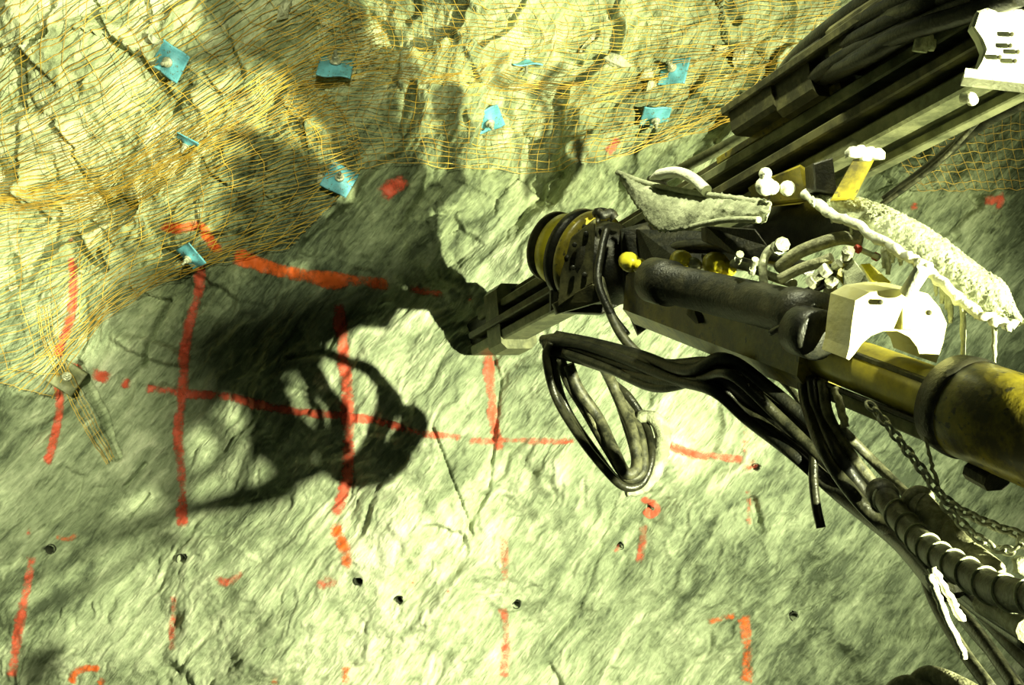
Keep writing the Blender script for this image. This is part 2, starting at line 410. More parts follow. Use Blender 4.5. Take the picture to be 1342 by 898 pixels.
# ------------------------------------------------------------------ drill holes in the face
HL = ['black drill hole at lower far left, below the short red dot', 'black drill hole left of centre, under the end of the second vertical red line',
      'black drill hole with a chipped slot beside it, in pale rock below the broadest line', 'small round drill hole on the faint lower red line near the bottom centre',
      'drill hole at the end of a crack at lower right', 'small faint drill hole just right of the chipped one near the bottom',
      'drill hole inside the red blot at the right end of the horizontal red line', 'drill hole inside the red ring under the hanging hose loop', 'tiny drill hole beside the small red dab lower left of the red ring']
mb = MB(); mb.lathe((0, 0, 0), (0, 1, 0), [(.008, .029), (-.004, .0265), (.002, .0235), (.28, .0215), (.28, 0.0)], 20)
hole0 = mb.build('drill_hole', M['hole'])
for i, ((hx, hy, s), lab) in enumerate(zip(HOLES, HL)):
    o = hole0 if i == 0 else hole0.copy()
    if i: COL.objects.link(o)
    p = hit(hx, hy)[0]; p = hit(hx, hy, Hb)[0] if abs(p[1] - hit(hx, hy, Hb)[0][1]) > .05 else p
    o.location = p; o.scale = (s, 1, s); tag(o, lab, 'drill hole', 'drill holes in the rock face')

# ------------------------------------------------------------------ spray paint
def paint(pts, wid, dens, colour, label, seed=0):
    pts = [np.array([a, b_, 0.]) for a, b_ in pts]; path = np.array(smooth_path(pts, 12))[:, :2]
    L = np.r_[0, np.cumsum(np.linalg.norm(np.diff(path, axis=0), axis=1))]; n = max(6, int(L[-1] / 1.6))
    path = np.stack([np.interp(np.linspace(0, L[-1], n), L, path[:, k]) for k in (0, 1)], 1)
    r = np.random.RandomState(seed + int(pts[0][0])); wob = np.convolve(r.randn(n + 20), np.ones(20) / 20, 'same')[10:10 + n]
    t = np.gradient(path, axis=0); t /= np.linalg.norm(t, axis=1)[:, None] + 1e-9; nn = np.stack([-t[:, 1], t[:, 0]], 1)
    NV = 11; vs = []; ds = []
    for j in range(NV):
        s_ = -1 + 2 * j / (NV - 1); pp = path + nn * (s_ * wid * .85 * (1 + .5 * wob))[:, None] + nn * (wob * 3)[:, None]
        a = hit(pp[:, 0], pp[:, 1]); b2 = samp(Hs_rock, a[:, 0], a[:, 2]); a[:, 1] = b2 - .006
        vs.append(a); endf = np.minimum(1, np.minimum(np.arange(n), np.arange(n)[::-1]) / (wid * .45)); 
        ds.append(dens * np.clip(1 - abs(s_) ** 2.2, 0, 1) * endf * (1 + .8 * wob))
    V = np.stack(vs, 1).reshape(-1, 3); D = np.stack(ds, 1).reshape(-1)
    c = V.mean(0); fs = [(i * NV + j, i * NV + j + 1, (i + 1) * NV + j + 1, (i + 1) * NV + j) for i in range(n - 1) for j in range(NV - 1)]
    me = bpy.data.meshes.new('paint_mark'); me.from_pydata([tuple(p) for p in V - c], [], fs)
    at = me.attributes.new('dens', 'FLOAT', 'POINT'); at.data.foreach_set('value', D.astype(np.float32))
    me.polygons.foreach_set('use_smooth', [True] * len(fs)); me.materials.append(M[colour]); me.update()
    o = bpy.data.objects.new('paint_mark', me); COL.objects.link(o); o.location = c
    return tag(o, label, 'paint mark', 'spray paint marks on the rock face')
R_, O_ = 'red_paint', 'orange_paint'
for a in [
    ([(94, 335), (97, 375), (92, 420), (74, 470)], 9, .9, R_, 'short upright red line at far left, above the dark bolt plate'),
    ([(74, 488), (79, 530), (71, 578), (62, 610)], 8, .9, R_, 'short upright red line at far left, below the dark bolt plate'),
    ([(42, 728), (36, 765), (26, 820), (15, 890)], 10, .9, R_, 'broken slanting red line in the bottom left corner'),
    ([(33, 697), (43, 698)], 8, .9, R_, 'small red dot above the slanting line at lower far left'),
    ([(262, 345), (262, 375), (250, 420), (243, 460), (240, 510), (234, 560), (237, 620), (240, 692)], 10, .95, R_, 'long upright red line under the lowest blue plate, crossing the long level line'),
    ([(228, 778), (226, 815), (226, 856)], 7, .6, R_, 'short faint upright red line below the second drill hole from the left'),
    ([(444, 395), (448, 440), (454, 500), (456, 560), (456, 620), (447, 655), (438, 678)], 12, 1.0, R_, 'broadest upright red line in the middle, ending in the hose shadow'),
    ([(438, 684), (444, 700), (452, 720), (455, 748)], 11, .85, O_, 'orange-red smear just below the broadest upright red line'),
    ([(455, 870), (453, 900)], 8, .55, O_, 'faint orange dab at the bottom edge under the broadest line'),
    ([(360, 884), (360, 900)], 7, .5, O_, 'tiny orange dab at the bottom edge left of centre'),
    ([(640, 462), (643, 515), (649, 565), (656, 592)], 10, .85, R_, 'upright red line just below the tip of the feed beam'),
    ([(661, 703), (662, 765)], 8, .5, R_, 'faint upright red line near bottom centre, above the small round drill hole'),
    ([(660, 795), (664, 850), (660, 890)], 8, .6, R_, 'faint upright red line at bottom centre, below the small round drill hole'),
    ([(975, 552), (977, 600)], 8, .5, R_, 'faint upright red line above the red blot right of the hose loop'),
    ([(980, 640), (981, 690)], 6, .45, R_, 'faint upright red line below the red blot right of the hose loop'),
    ([(976, 805), (978, 850), (980, 898)], 11, .65, O_, 'faint orange upright line at the lower right bottom edge'),
    ([(925, 815), (965, 806)], 6, .45, O_, 'faint orange dash left of the lower right upright line'),
    ([(843, 685), (842, 712), (838, 740)], 8, .55, R_, 'faint upright red dash below the red ring'),
    ([(208, 298), (240, 299), (262, 297), (276, 315), (292, 334)], 10, .95, O_, 'bright orange bent dash left of the lowest blue plate line'),
    ([(306, 332), (350, 350), (400, 362), (450, 368), (512, 374)], 13, 1.15, O_, 'bright broad orange stripe along the top of the boom shadow'),
    ([(536, 378), (585, 388)], 8, .85, R_, 'dull red dash in the shadow right of the bright orange stripe'),
    ([(612, 388), (622, 392)], 7, .7, R_, 'small red speck in the shadow near the feed beam tip'),
    ([(84, 476), (112, 490)], 11, .95, R_, 'red dab beside the dark bolt plate, left end of the long level line'),
    ([(119, 488), (146, 496)], 10, .9, R_, 'second red dab from the dark bolt plate'),
    ([(158, 498), (174, 505)], 9, .85, R_, 'third red dab from the dark bolt plate'),
    ([(190, 509), (240, 515), (300, 520), (350, 532), (400, 541), (455, 545), (500, 553), (545, 567), (606, 575)], 8, .9, R_, 'long level red line sloping gently down across the left half'),
    ([(612, 577), (700, 578), (756, 577)], 6, .5, R_, 'thin faint level red line ending at the hanging hose loop'),
    ([(868, 578), (900, 592), (940, 599), (975, 603)], 8, .75, R_, 'level red line right of the hose loop leading to the red blot'),
    ([(974, 606), (985, 612), (994, 618)], 17, .9, R_, 'red blot around a drill hole right of the hose loop'),
    ([(840, 660), (846, 656), (856, 660), (861, 669), (853, 675), (842, 668)], 7, .95, R_, 'red ring round a drill hole under the hose loop'),
    ([(803, 716), (809, 720), (812, 724)], 9, .85, R_, 'small red dab lower left of the red ring'),
    ([(498, 258), (515, 244), (537, 236)], 14, .95, R_, 'dark red blotch in the shadow right of the bolt plate with an exposed nut'),
    ([(794, 202), (803, 192), (812, 180)], 9, .85, R_, 'red blotch above the left canvas cover'),
    ([(1190, 272), (1206, 271)], 8, .9, R_, 'small red dab just above the right canvas cover'),
    ([(1287, 262), (1300, 262), (1318, 263)], 9, .85, R_, 'level stroke of the red cross mark at upper right'),
    ([(1311, 248), (1309, 276)], 8, .85, R_, 'upright stroke of the red cross mark at upper right'),
    ([(583, 776), (593, 773)], 6, .7, R_, 'small red speck right of centre near the bottom'),
    ([(535, 762), (547, 761)], 9, .65, O_, 'faint orange blot right of the chipped drill hole'),
    ([(410, 765), (445, 762)], 13, .45, R_, 'faint pinkish smear left of the chipped drill hole'),
    ([(93, 896), (98, 882), (112, 876), (133, 876)], 7, .85, O_, 'curved orange hook at the bottom left'),
    ([(128, 888), (138, 898)], 7, .8, O_, 'short orange dab under the curved hook at the bottom left'),
    ([(70, 704), (90, 707), (102, 700)], 6, .5, O_, 'faint orange arc right of the small red dot'),
    ([(88, 312), (100, 316)], 7, .6, R_, 'faint red dab above the far left upright line'),
    ([(280, 757), (300, 762), (320, 748)], 8, .4, R_, 'faint red smear between the second and the chipped drill hole'),
]: paint(*a)

# ------------------------------------------------------------------ wire mesh
def net(guides, nper, seed, off=.035, nb=40, rad=.0019, jit=2.0, label='', umax=None, cross_keep=1.0):
    """guides: image courses of some wires on the rock; the wires between follow them"""
    r = np.random.RandomState(seed); K = 90
    G = []
    for g in guides:
        p = np.array(smooth_path([np.array([a, b_, 0.]) for a, b_ in g], 16))[:, :2]; L = np.r_[0, np.cumsum(np.linalg.norm(np.diff(p, axis=0), axis=1))]
        G.append(np.stack([np.interp(np.linspace(0, L[-1], K), L, p[:, k]) for k in (0, 1)], 1))
    rows = []
    for i in range(len(G) - 1):
        for k in range(nper[i]):
            t = (k + r.uniform(-.25, .25)) / nper[i]; t = max(0, t); rows.append(G[i] * (1 - t) + G[i + 1] * t)
    rows.append(G[-1]); rows = np.array(rows)
    # slow waviness, shared by neighbours
    for q_ in range(rows.shape[0]):
        ph = r.uniform(0, 6); u = np.arange(K)
        rows[q_, :, 1] += jit * (np.sin(u * .35 + q_ * .5) + .7 * np.sin(u * .8 + ph)); 
    R, C = rows.shape[:2]
    flat = hit(rows[:, :, 0].ravel(), rows[:, :, 1].ravel(), Hn, off)
    x, y, z = flat.T; y = np.minimum(y - .02 * (1 + fbm(x * 2.2, z * 2.2, seed + 5, 3)), samp(Hs_rock, x, z) - .006)
    W = np.stack([x, y, z], 1).reshape(R, C, 3)
    vs = []; fs = []
    def wire(P_, rd):
        n = len(P_)
        if n < 2: return
        T = np.gradient(P_, axis=0); T /= np.linalg.norm(T, axis=1)[:, None] + 1e-9
        u = np.cross(T, [0, 1.0, 0]); u /= np.linalg.norm(u, axis=1)[:, None] + 1e-9; w = np.cross(T, u)
        b0 = sum(len(a) for a in vs); ring = []
        for k in range(4):
            a = math.pi / 2 * k + .78; ring.append(P_ + rd * (math.cos(a) * u + math.sin(a) * w))
        vs.append(np.stack(ring, 1).reshape(-1, 3))
        i = np.arange(n - 1)[:, None] * 4
        for k in range(4):
            k2 = (k + 1) % 4; fs.append(np.concatenate([i + k, i + k2, i + 4 + k2, i + 4 + k], 1) + b0)
    for q_ in range(R): wire(W[q_], rad * r.uniform(.8, 1.25))
    us = np.linspace(1, K - 2, nb)
    for k in range(nb):
        u = us[k] + r.uniform(-.3, .3); path = []
        for q_ in range(R):
            uu = min(K - 1.01, max(0, u + .35 * math.sin(q_ * .6 + k))); i0 = int(uu); f_ = uu - i0; path.append(W[q_, i0] * (1 - f_) + W[q_, i0 + 1] * f_)
        a0 = 0; 
        wire(np.array(path[a0:]), rad * .7)
    V = np.concatenate(vs); Fq = np.concatenate(fs).astype(np.int32); c = V.mean(0); me = bpy.data.meshes.new('wire_mesh')
    me.from_pydata((V - c).tolist(), [], Fq.tolist()); me.materials.append(M['wire']); me.polygons.foreach_set('use_smooth', [True] * len(Fq)); me.update()
    o = bpy.data.objects.new('wire_mesh', me); COL.objects.link(o); o.location = c
    return tag(o, label, 'wire mesh', 'wire mesh sheets on the upper rock')
net([[(-60, 60), (60, -30), (200, -110), (400, -150)],
     [(-60, 170), (100, 75), (220, 0), (330, -80)],
     [(-60, 225), (120, 160), (250, 80), (400, -10)],
     [(-60, 262), (130, 222), (270, 145), (410, 60), (500, 20)],
     [(-60, 270), (130, 248), (280, 180), (390, 112), (520, 80)]], [9, 9, 10, 10], 4, .04, 15, .0026, 1.5, 'steep orange wire mesh over the pale rock at the top left corner')
net([[(330, -60), (600, -40), (850, -30), (1100, -30)],
     [(400, -10), (560, 20), (720, 30), (850, 25), (1100, 10)],
     [(420, 60), (560, 62), (700, 66), (860, 62), (1080, 50)],
     [(400, 105), (520, 92), (640, 98), (760, 108), (900, 92), (1060, 78)],
     [(380, 120), (520, 112), (640, 118), (760, 130), (900, 118), (1040, 105)],
     [(370, 150), (520, 160), (640, 170), (760, 165), (860, 160), (1010, 130)],
     [(400, 230), (520, 215), (620, 222), (720, 225), (810, 205), (960, 160)]], [8, 8, 7, 8, 7, 8], 14, .035, 44, .0018, 1.8, 'level orange wire mesh across the top centre, sagging over loose blocks')
net([[(-60, 268), (130, 250), (280, 178), (400, 105)],
     [(-60, 282), (120, 268), (280, 200), (440, 130)],
     [(-60, 350), (110, 300), (280, 235), (470, 170)],
     [(-60, 420), (60, 380), (170, 320), (340, 260), (480, 220)],
     [(-30, 500), (60, 460), (160, 380), (300, 320), (430, 275)],
     [(70, 520), (120, 440), (200, 380), (290, 345), (380, 325)]], [9, 8, 8, 8, 7], 24, .045, 14, .0025, 1.5, 'loose orange wire mesh fanning down the left over the lowest blue plate')
net([[(1150, 130), (1250, 118), (1400, 95)], [(1160, 190), (1260, 180), (1400, 165)], [(1200, 250), (1280, 250), (1400, 245)]], [6, 6], 34, .03, 20, .0015, 1.2, 'thin wire mesh on the dark rock at the right edge beside the red cross')
# hanging torn edge
net([[(48, 400), (58, 450), (100, 540), (140, 610)], [(66, 400), (76, 450), (118, 530), (150, 600)]], [4], 44, .03, 18, .0017, 1.0, 'narrow torn strip of wire mesh hanging at far left past the dark bolt plate')

# ------------------------------------------------------------------ rock bolts with blue plates
def make_bolt(platemat):
    r = thing('rock_bolt', (0, 0, 0), 'x', 'rock bolt')
    mb = MB(); n = 18; S = .078; g = []
    vs = []; fs = []
    for k, y0 in enumerate((0, .007)):
        for i in range(n + 1):
            for j in range(n + 1):
                x = -S + 2 * S * i / n; z = -S + 2 * S * j / n; d = math.hypot(x, z)
                vs.append((x, y0 - .026 * math.exp(-(d / .036) ** 2) + .006 * math.sin(x * 40) * (z / S), z))
    N1 = (n + 1) ** 2
    for i in range(n):
        for j in range(n):
            a = i * (n + 1) + j; q_ = (a, a + 1, a + n + 2, a + n + 1); fs.append(q_); fs.append(tuple(N1 + t for t in q_)[::-1])
    ed = [i * (n + 1) for i in range(n + 1)] + [n * (n + 1) + j for j in range(1, n + 1)] + [i * (n + 1) + n for i in range(n - 1, -1, -1)] + [j for j in range(n - 1, 0, -1)]
    for a, b_ in zip(ed, ed[1:] + ed[:1]): fs.append((a, b_, b_ + N1, a + N1))
    mb.add(vs, fs, True); mb.build('plate', platemat, r)
    mb = MB(); mb.lathe((0, -.024, 0), (0, -1, 0), [(0, 0), (0, .026), (.006, .026), (.010, .02), (.010, 0)], 20); mb.build('washer', M['steel'], r)
    mb = MB(); hexa = [(.017 * math.cos(a), -.034, .017 * math.sin(a)) for a in [math.pi / 3 * k for k in range(6)]]
    mb.slab(hexa, (0, -.022, 0), .002); mb.build('nut', M['steel'], r)
    mb = MB(); mb.cyl((0, .05, 0), (0, -.085, 0), .009, seg=12); mb.build('bolt_shaft', M['steel'], r)
    return r
protoB = make_bolt(M['blue']); protoD = make_bolt(M['olive_light'])
def copy_tree(o, parent=None):
    c = o.copy(); COL.objects.link(c); c.parent = parent
    for ch in list(o.children): copy_tree(ch, c)
    return c
bolts = [  # px, py, yaw, pitch, roll, scale, label
    (227, 84, -12, 22, 38, 1.05, 'topmost left blue plate, a tilted diamond over the pale rock', 0),
    (443, 93, 10, -45, 8, 1.15, 'blue plate bent over, at the fold of the mesh above left of centre', 0),
    (690, 88, 5, -76, 0, 1.0, 'blue plate seen nearly edge-on, at the top centre', 0),
    (881, 96, -30, -20, 5, 1.0, 'upright blue plate on the right with a grouted nut', 0),
    (641, 161, 25, 48, -35, .95, 'blue plate half sunk in mesh below the edge-on plate', 0),
    (857, 157, 0, 60, 5, .95, 'blue plate right under the upright right-hand one, split by shadow', 0),
    (447, 237, 10, -15, 28, 1.0, 'blue plate with exposed silver nut beside the dark red blotch', 0),
    (256, 338, -35, 40, -15, .9, 'lowest blue plate, above the long upright red line', 0),
    (250, 189, -55, 62, -20, .8, 'small sliver of a blue plate under the dense mesh fold at upper left', 0),
    (93, 494, 20, -10, 35, 1.0, 'dark unpainted bolt plate tucked under the mesh at far left', 1)]
first = {0: True, 1: True}
for (px, py, yaw, pit, rol, sc, lab, kd) in bolts:
    src = protoD if kd else protoB
    o = src if first[kd] else copy_tree(src); first[kd] = False
    p = hit(px, py, Hb)[0]; p[1] = min(p[1], hit(px, py)[0][1]) - .055; o.location = p; o.scale = (sc,) * 3
    o.rotation_euler = Matrix.Rotation(math.radians(yaw), 3, 'Z').__matmul__(Matrix.Rotation(math.radians(pit), 3, 'X')).__matmul__(Matrix.Rotation(math.radians(rol), 3, 'Y')).to_euler()
    tag(o, lab, 'rock bolt', 'rock bolts with square plates')

# ------------------------------------------------------------------ loose rocks caught in the mesh
def rock_chunk(px, py, w, h, rot, label, seed):
    r = np.random.RandomState(seed); import bmesh
    bm = bmesh.new()
    for k in range(16):
        v_ = nrm(r.randn(3)); v_ = v_ * np.array([w / 2, .035, h / 2]) * r.uniform(.85, 1.1); bm.verts.new(v_)
    bmesh.ops.convex_hull(bm, input=bm.verts)
    for v_ in [v for v in bm.verts if not v.link_faces]: bm.verts.remove(v_)
    me = bpy.data.meshes.new('loose_rock'); bm.to_mesh(me); bm.free(); me.materials.append(M['loose'])
    o = bpy.data.objects.new('loose_rock', me); COL.objects.link(o); p = hit(px, py, Hb)[0]; p[1] = hit(px, py)[0][1] - .02
    o.location = p; o.rotation_euler = (0, math.radians(rot), 0); tag(o, label, 'rock', 'loose rocks held by the mesh')
for a in [(808, 83, .17, .09, 10, 'largest pale loose rock, between the edge-on and the upright blue plate'), (848, 99, .10, .07, -25, 'pale loose rock touching the left of the upright blue plate'),
          (972, 76, .13, .13, 40, 'pale wedge of loose rock just left of the feed beam hoses'), (775, 50, .05, .18, 38, 'thin pale rock sliver below the thin black crack at top'),
          (850, 114, .11, .06, -30, 'small pale loose rock under the upright blue plate'), (422, 232, .09, .11, 30, 'pale loose rock left of the plate with the exposed nut'),
          (375, 15, .09, .14, 25, 'pale angular rock at the top edge left of centre'), (945, 62, .12, .05, 5, 'flat pale loose rock above the wedge by the feed beam'),
          (205, 55, .08, .09, 15, 'small pale rock just above the topmost left blue plate'), (18, 378, .07, .06, 10, 'small pale rock at the left edge under the mesh')]:
    rock_chunk(*a, seed=int(a[0]))

# ------------------------------------------------------------------ feed beam
def inv(x, xa, da, xb, db): 
    t = (x - xa) / (xb - xa); return 1 / ((1 - t) / da + t / db)
fd = lambda x: inv(x, 640, 5.84, 1150, 3.3)
CP = P
def FP(x, dn=0, dd=0):
    """point on the feed axis at image column x, dn = metres up across it, dd = metres towards camera"""
    y = 428 - (x - 640) * .578; p = CP(x, y, fd(x)); return p + FN * dn * .9 + FC * dd
fa = nrm(P(1150, 428 - 510 * .578, 3.3) - P(640, 428, 5.84))
FN = nrm(np.array([0, 0, 1.]) - fa * fa[2]); FC = nrm(np.cross(fa, FN)); 
if FC[1] > 0: FC = -FC
P0 = P
def dzf(d):
    t = (1 / d - .1724) / .1093; return 1 / (.1712 + t * .1318)
def P(px, py, d): return P0(px, py, dzf(d))
feed = thing('drill_feed', FP(655), 'long dark drill feed beam running from the upper right to touch the rock face', 'drill feed')
def fbeam(name, x0, x1, dn, h, w, mat, dd=0.0, parent=None, up=None):
    mb = MB(); mb.beam(FP(x0, dn, dd), FP(x1, dn, dd), FN, w, h); return mb.build(name, M[mat], parent or feed)
fbeam('side_web', 636, 1500, -.015, .17, .06, 'dark', -.03)
fbeam('lower_rail', 632, 1500, -.125, .055, .15, 'olive_light', 0)
fbeam('middle_rail', 636, 1500, -.045, .035, .16, 'olive', .02)
fbeam('upper_rail', 642, 1500, .055, .04, .13, 'olive_light', 0)
fbeam('top_rail', 652, 1500, .125, .028, .05, 'olive', -.03)
fbeam('wear_strip', 960, 1125, .098, .03, .07, 'yellow', .02)
mb = MB(); mb.beam(FP(655, -.02, -.02), FP(672, -.02, -.02), FN, .2, .34); tip = mb.build('tip_plate', M['olive_light'], feed)
mb = MB(); mb.beam(FP(618, .0, -.02), FP(650, 0, -.02), FN, .12, .18, .3); mb.build('rubber_foot', M['black'], feed)
# underside edge with lower cable
fbeam('lower_channel', 900, 1500, -.185, .03, .05, 'olive_light', -.05)
for x0, x1, dn, h, w, mt in [(1005, 1062, .165, .10, .16, 'olive'), (1062, 1110, .16, .15, .14, 'olive'), (1080, 1120, .23, .08, .10, 'dark'), (1140, 1215, .20, .13, .16, 'olive'), (1120, 1142, .16, .10, .1, 'dark')]:
    fbeam('hose_cradle', x0, x1, dn, h, w, mt, .05)
fbeam('cradle_rail', 1000, 1300, .215, .03, .05, 'olive', .12)
# drill rod on the feed, its guide behind the canvas
rod = MB(); rod.cyl(P(862, 238, 4.75), P(1045, 141, 4.02), .021, seg=16); rod.build('drill_rod', M['olive_light'], feed)
g = MB(); g.beam(P(858, 240, 4.78), P(880, 270, 4.6), (0, -1, 0), .06, .08); g.build('rod_guide', M['dark'], feed)
g = MB(); g.lathe(P(1014, 157, 4.1), P(1050, 138, 4.0), [(0, .022), (0, .04), (.13, .045), (.13, .02)], 20); g.build('rod_coupling', M['dark'], feed)
# white crusted box at the near end
mb = MB()
out = [(1281, 14), (1296, 9), (1325, 12), (1360, 10), (1400, 14), (1400, 112), (1342, 108), (1300, 100), (1276, 98), (1284, 84), (1290, 66), (1284, 50), (1274, 34)]
mb.slab([P(x, y, 2.95) for x, y in out], nrm([0.25, 1, .1]) * .08, .008)
mb.beam(P(1262, 101, 2.93), P(1400, 116, 2.86), (0, 0, 1), .10, .022)
crb = mb.build('crusted_end_plate', M['white'], feed)
for (x, y) in [(1326, 45), (1324, 60), (1334, 68), (1310, 75), (1330, 80)]:
    h_ = MB(); h_.cyl(P(x, y, 2.945), P(x, y, 2.925), .006, seg=8); h_.build('bolt_head', M['olive'], crb)
mb = MB(); mb.tube(smooth_path([P(1262, 128, 2.98), P(1272, 128, 2.96), P(1275, 133, 2.97)]), .014); mb.build('grease_fitting', M['white'], feed)
mb = MB(); mb.tube(smooth_path([P(1205, 68, 3.2), P(1212, 40, 3.19), P(1219, 62, 3.2), P(1222, 52, 3.2)], 6), [.02 - .0005 * k for k in range(19)]); mb.build('grout_splash', M['crust'], feed)
# carrier under the feed
mb = MB(); mb.slab([P(1120, 205, 3.35), P(1147, 205, 3.35), P(1118, 262, 3.45), P(1088, 262, 3.45)], (0.02, .07, 0), .006); post = mb.build('support_post', M['yellow'], feed)
mb = MB(); 
for x, y, r in [(1118, 203, .022), (1128, 201, .018), (1140, 203, .02), (1150, 205, .02), (1134, 207, .016)]: mb.lathe(P(x, y, 3.33), P(x, y - 8, 3.33), [(-.008, 0), (-.008, r), (.01, r * 1.05), (.022, r * .5), (.024, 0)], 10)
mb.build('crusted_bolts', M['white'], post)
mb = MB(); mb.slab([P(1066, 214, 3.5), P(1092, 206, 3.5), P(1098, 255, 3.5), P(1068, 250, 3.5)], (0, .1, 0), .006); mb.build('support_plate', M['dark'], feed)
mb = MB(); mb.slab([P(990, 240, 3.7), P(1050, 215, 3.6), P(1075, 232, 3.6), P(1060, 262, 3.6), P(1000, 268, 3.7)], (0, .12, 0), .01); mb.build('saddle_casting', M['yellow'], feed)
mb = MB(); 
for x, y, r in [(1003, 228, .020), (1003, 244, .03), (1012, 246, .022), (1032, 247, .024)]: mb.lathe(P(x, y, 3.55), P(x, y, 3.4), [(-.03, 0), (-.02, r * .8), (0, r), (.018, r * .7), (.024, 0)], 12)
mb.build('grouted_nuts', M['white'], feed)

# hoses draped over the feed: each hose one thing
def hose(name, pts, r, mat, label, group, cat='hose', seg=10, n=8):
    path = smooth_path([P(*p) for p in pts], n); mb = MB(); c = path[0]
    # slight unevenness so that it does not look machined
    mb.tube(path, r, seg); o = mb.build(name, M[mat]); 
    me = o.data; off = Vector(tuple(float(t) for t in c)); 
    for v_ in me.vertices: v_.co -= off
    o.location = off; return tag(o, label, cat, group)
fh = [([(1022, 108, 3.95), (1050, 72, 3.8), (1100, 30, 3.6), (1160, -12, 3.4)], 'topmost black hose arching over the feed beam'),
      ([(1024, 118, 3.92), (1060, 78, 3.75), (1115, 36, 3.5), (1210, -14, 3.2)], 'second black hose from the top of the feed beam bundle'),
      ([(1030, 124, 3.88), (1072, 84, 3.7), (1140, 42, 3.4), (1260, -12, 3.1)], 'third black hose from the top of the feed beam bundle'),
      ([(1034, 134, 3.84), (1080, 92, 3.6), (1160, 48, 3.35), (1300, -12, 3.0)], 'fourth black hose from the top of the feed beam bundle'),
      ([(1040, 116, 3.86), (1085, 70, 3.65), (1170, 22, 3.35), (1290, -25, 3.0)], 'thick black hose in the middle of the feed beam bundle'),
      ([(1046, 140, 3.8), (1068, 108, 3.7), (1130, 78, 3.4), (1210, 34, 3.2), (1300, 8, 3.0)], 'curled hose looping round the near cradle on the feed beam'),
      ([(1060, 104, 3.7), (1110, 84, 3.5), (1180, 46, 3.25), (1262, 20, 3.05), (1340, -6, 2.9)], 'lowest dark hose of the feed beam bundle'),
      ([(1100, 62, 3.6), (1150, 30, 3.4), (1205, 8, 3.2), (1262, -20, 3.1)], 'short dusty hose crossing the top of the feed beam bundle')]
for i, (p, lab) in enumerate(fh):
    hose('hydraulic_hose', p, .034 if i in (0, 4) else .026, 'black' if i != 7 else 'hose_dark', lab, 'hoses over the feed beam')
hose('power_cable', [(1400, 110, 3.6), (1342, 135, 3.7), (1280, 168, 3.9), (1210, 225, 4.1), (1160, 262, 4.2)], .019, 'hose_dark', 'dark cable hanging right of the feed beam in front of dark rock', 'cables right of the feed beam', 'cable')
hose('power_cable', [(1400, 92, 3.4), (1342, 122, 3.5), (1300, 140, 3.7), (1230, 212, 3.95), (1150, 272, 4.2)], .010, 'hose', 'thin dusty cable beside the dark one right of the feed beam', 'cables right of the feed beam', 'cable')

# ------------------------------------------------------------------ boom
DFAR = 4.60
def dz(d):
    t = (1 / d - 1 / 4.3) / (1 / 2.6 - 1 / 4.3); return 1 / (1 / DFAR + t * (1 / 2.6 - 1 / DFAR))
def P(px, py, d): return P0(px, py, dz(d))      # depths below are given for a boom 4.3 m long, stretched here
bdp = lambda x: inv(x, 775, 4.3, 1320, 2.60)
def byp(x): return 345 + (x - 775) * (555 - 345) / 545.
def BP(x): return P(x, byp(x), bdp(x))
ba = nrm(BP(1320) - BP(775)); BN = nrm(np.array([0, 0, 1.]) - ba * ba[2]); BC = np.cross(ba, BN)
if BC[1] > 0: BC = -BC
def BQ(x, dn=0, dd=0): return BP(x) + BN * dn + BC * dd
boom = thing('drill_boom', BP(1262), 'dirty yellow telescopic drill boom entering from the right edge', 'drill boom')
L0 = np.linalg.norm(BP(1530) - BP(1262))
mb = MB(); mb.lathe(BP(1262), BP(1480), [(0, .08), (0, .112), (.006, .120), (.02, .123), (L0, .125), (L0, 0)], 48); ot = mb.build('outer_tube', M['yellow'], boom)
mb = MB(); mb.lathe(BP(1246), BP(1300), [(0, .078), (0, .112), (.008, .124), (.05, .129), (.07, .129), (.075, .124)], 48); mb.build('collar', M['dark'], ot)
mb = MB(); mb.beam(BQ(1300, -.13, .02), BQ(1330, -.135, .02), BN, .08, .05, .3); mb.build('grease_block', M['dark'], boom)
mb = MB(); mb.lathe(BP(1040), BP(1290), [(0, .072), (np.linalg.norm(BP(1290) - BP(1040)), .072)], 40); mb.build('inner_tube', M['tube'], boom)
mb = MB(); mb.beam(BQ(975, -.098, .035), BQ(1262, -.088, .035), BN, .035, .04); mb.build('guide_rail', M['olive_light'], boom)
mb = MB(); mb.beam(BQ(1130, .045, .055), BQ(1262, .045, .055), BN, .02, .014); mb.build('upper_guide_rail', M['olive'], boom)
mb = MB(); mb.beam(BQ(1090, -.068, .055), BQ(1262, -.062, .055), BN, .014, .012); mb.build('key_strip', M['dark'], boom)
# boom head body (box section with chamfers) and cylinder on it
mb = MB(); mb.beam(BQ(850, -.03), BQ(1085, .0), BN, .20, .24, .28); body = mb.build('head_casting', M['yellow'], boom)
mb = MB(); mb.slab([P(905, 395, 3.55), P(935, 398, 3.5), P(932, 420, 3.5), P(915, 424, 3.5), P(902, 412, 3.55)], (0, .06, 0), .004); mb.build('access_cover', M['olive'], body)
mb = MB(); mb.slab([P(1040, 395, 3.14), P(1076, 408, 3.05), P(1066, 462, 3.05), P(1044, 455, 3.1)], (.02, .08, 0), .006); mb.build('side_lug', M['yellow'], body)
mb = MB(); a0, a1 = P(852, 366, 3.62), P(1070, 416, 2.98); LL = np.linalg.norm(a1 - a0)
mb.lathe(a0, a1, [(0, 0), (0, .06), (.02, .078), (.12, .078), (.13, .066), (LL - .12, .066), (LL - .11, .072), (LL, .072), (LL, 0)], 32); cy = mb.build('swing_cylinder', M['dark'], boom)
mb = MB(); mb.cyl(P(1046, 432, 2.98), P(1075, 440, 2.9), .07, seg=24); mb.build('cylinder_end_cap', M['black'], cy)
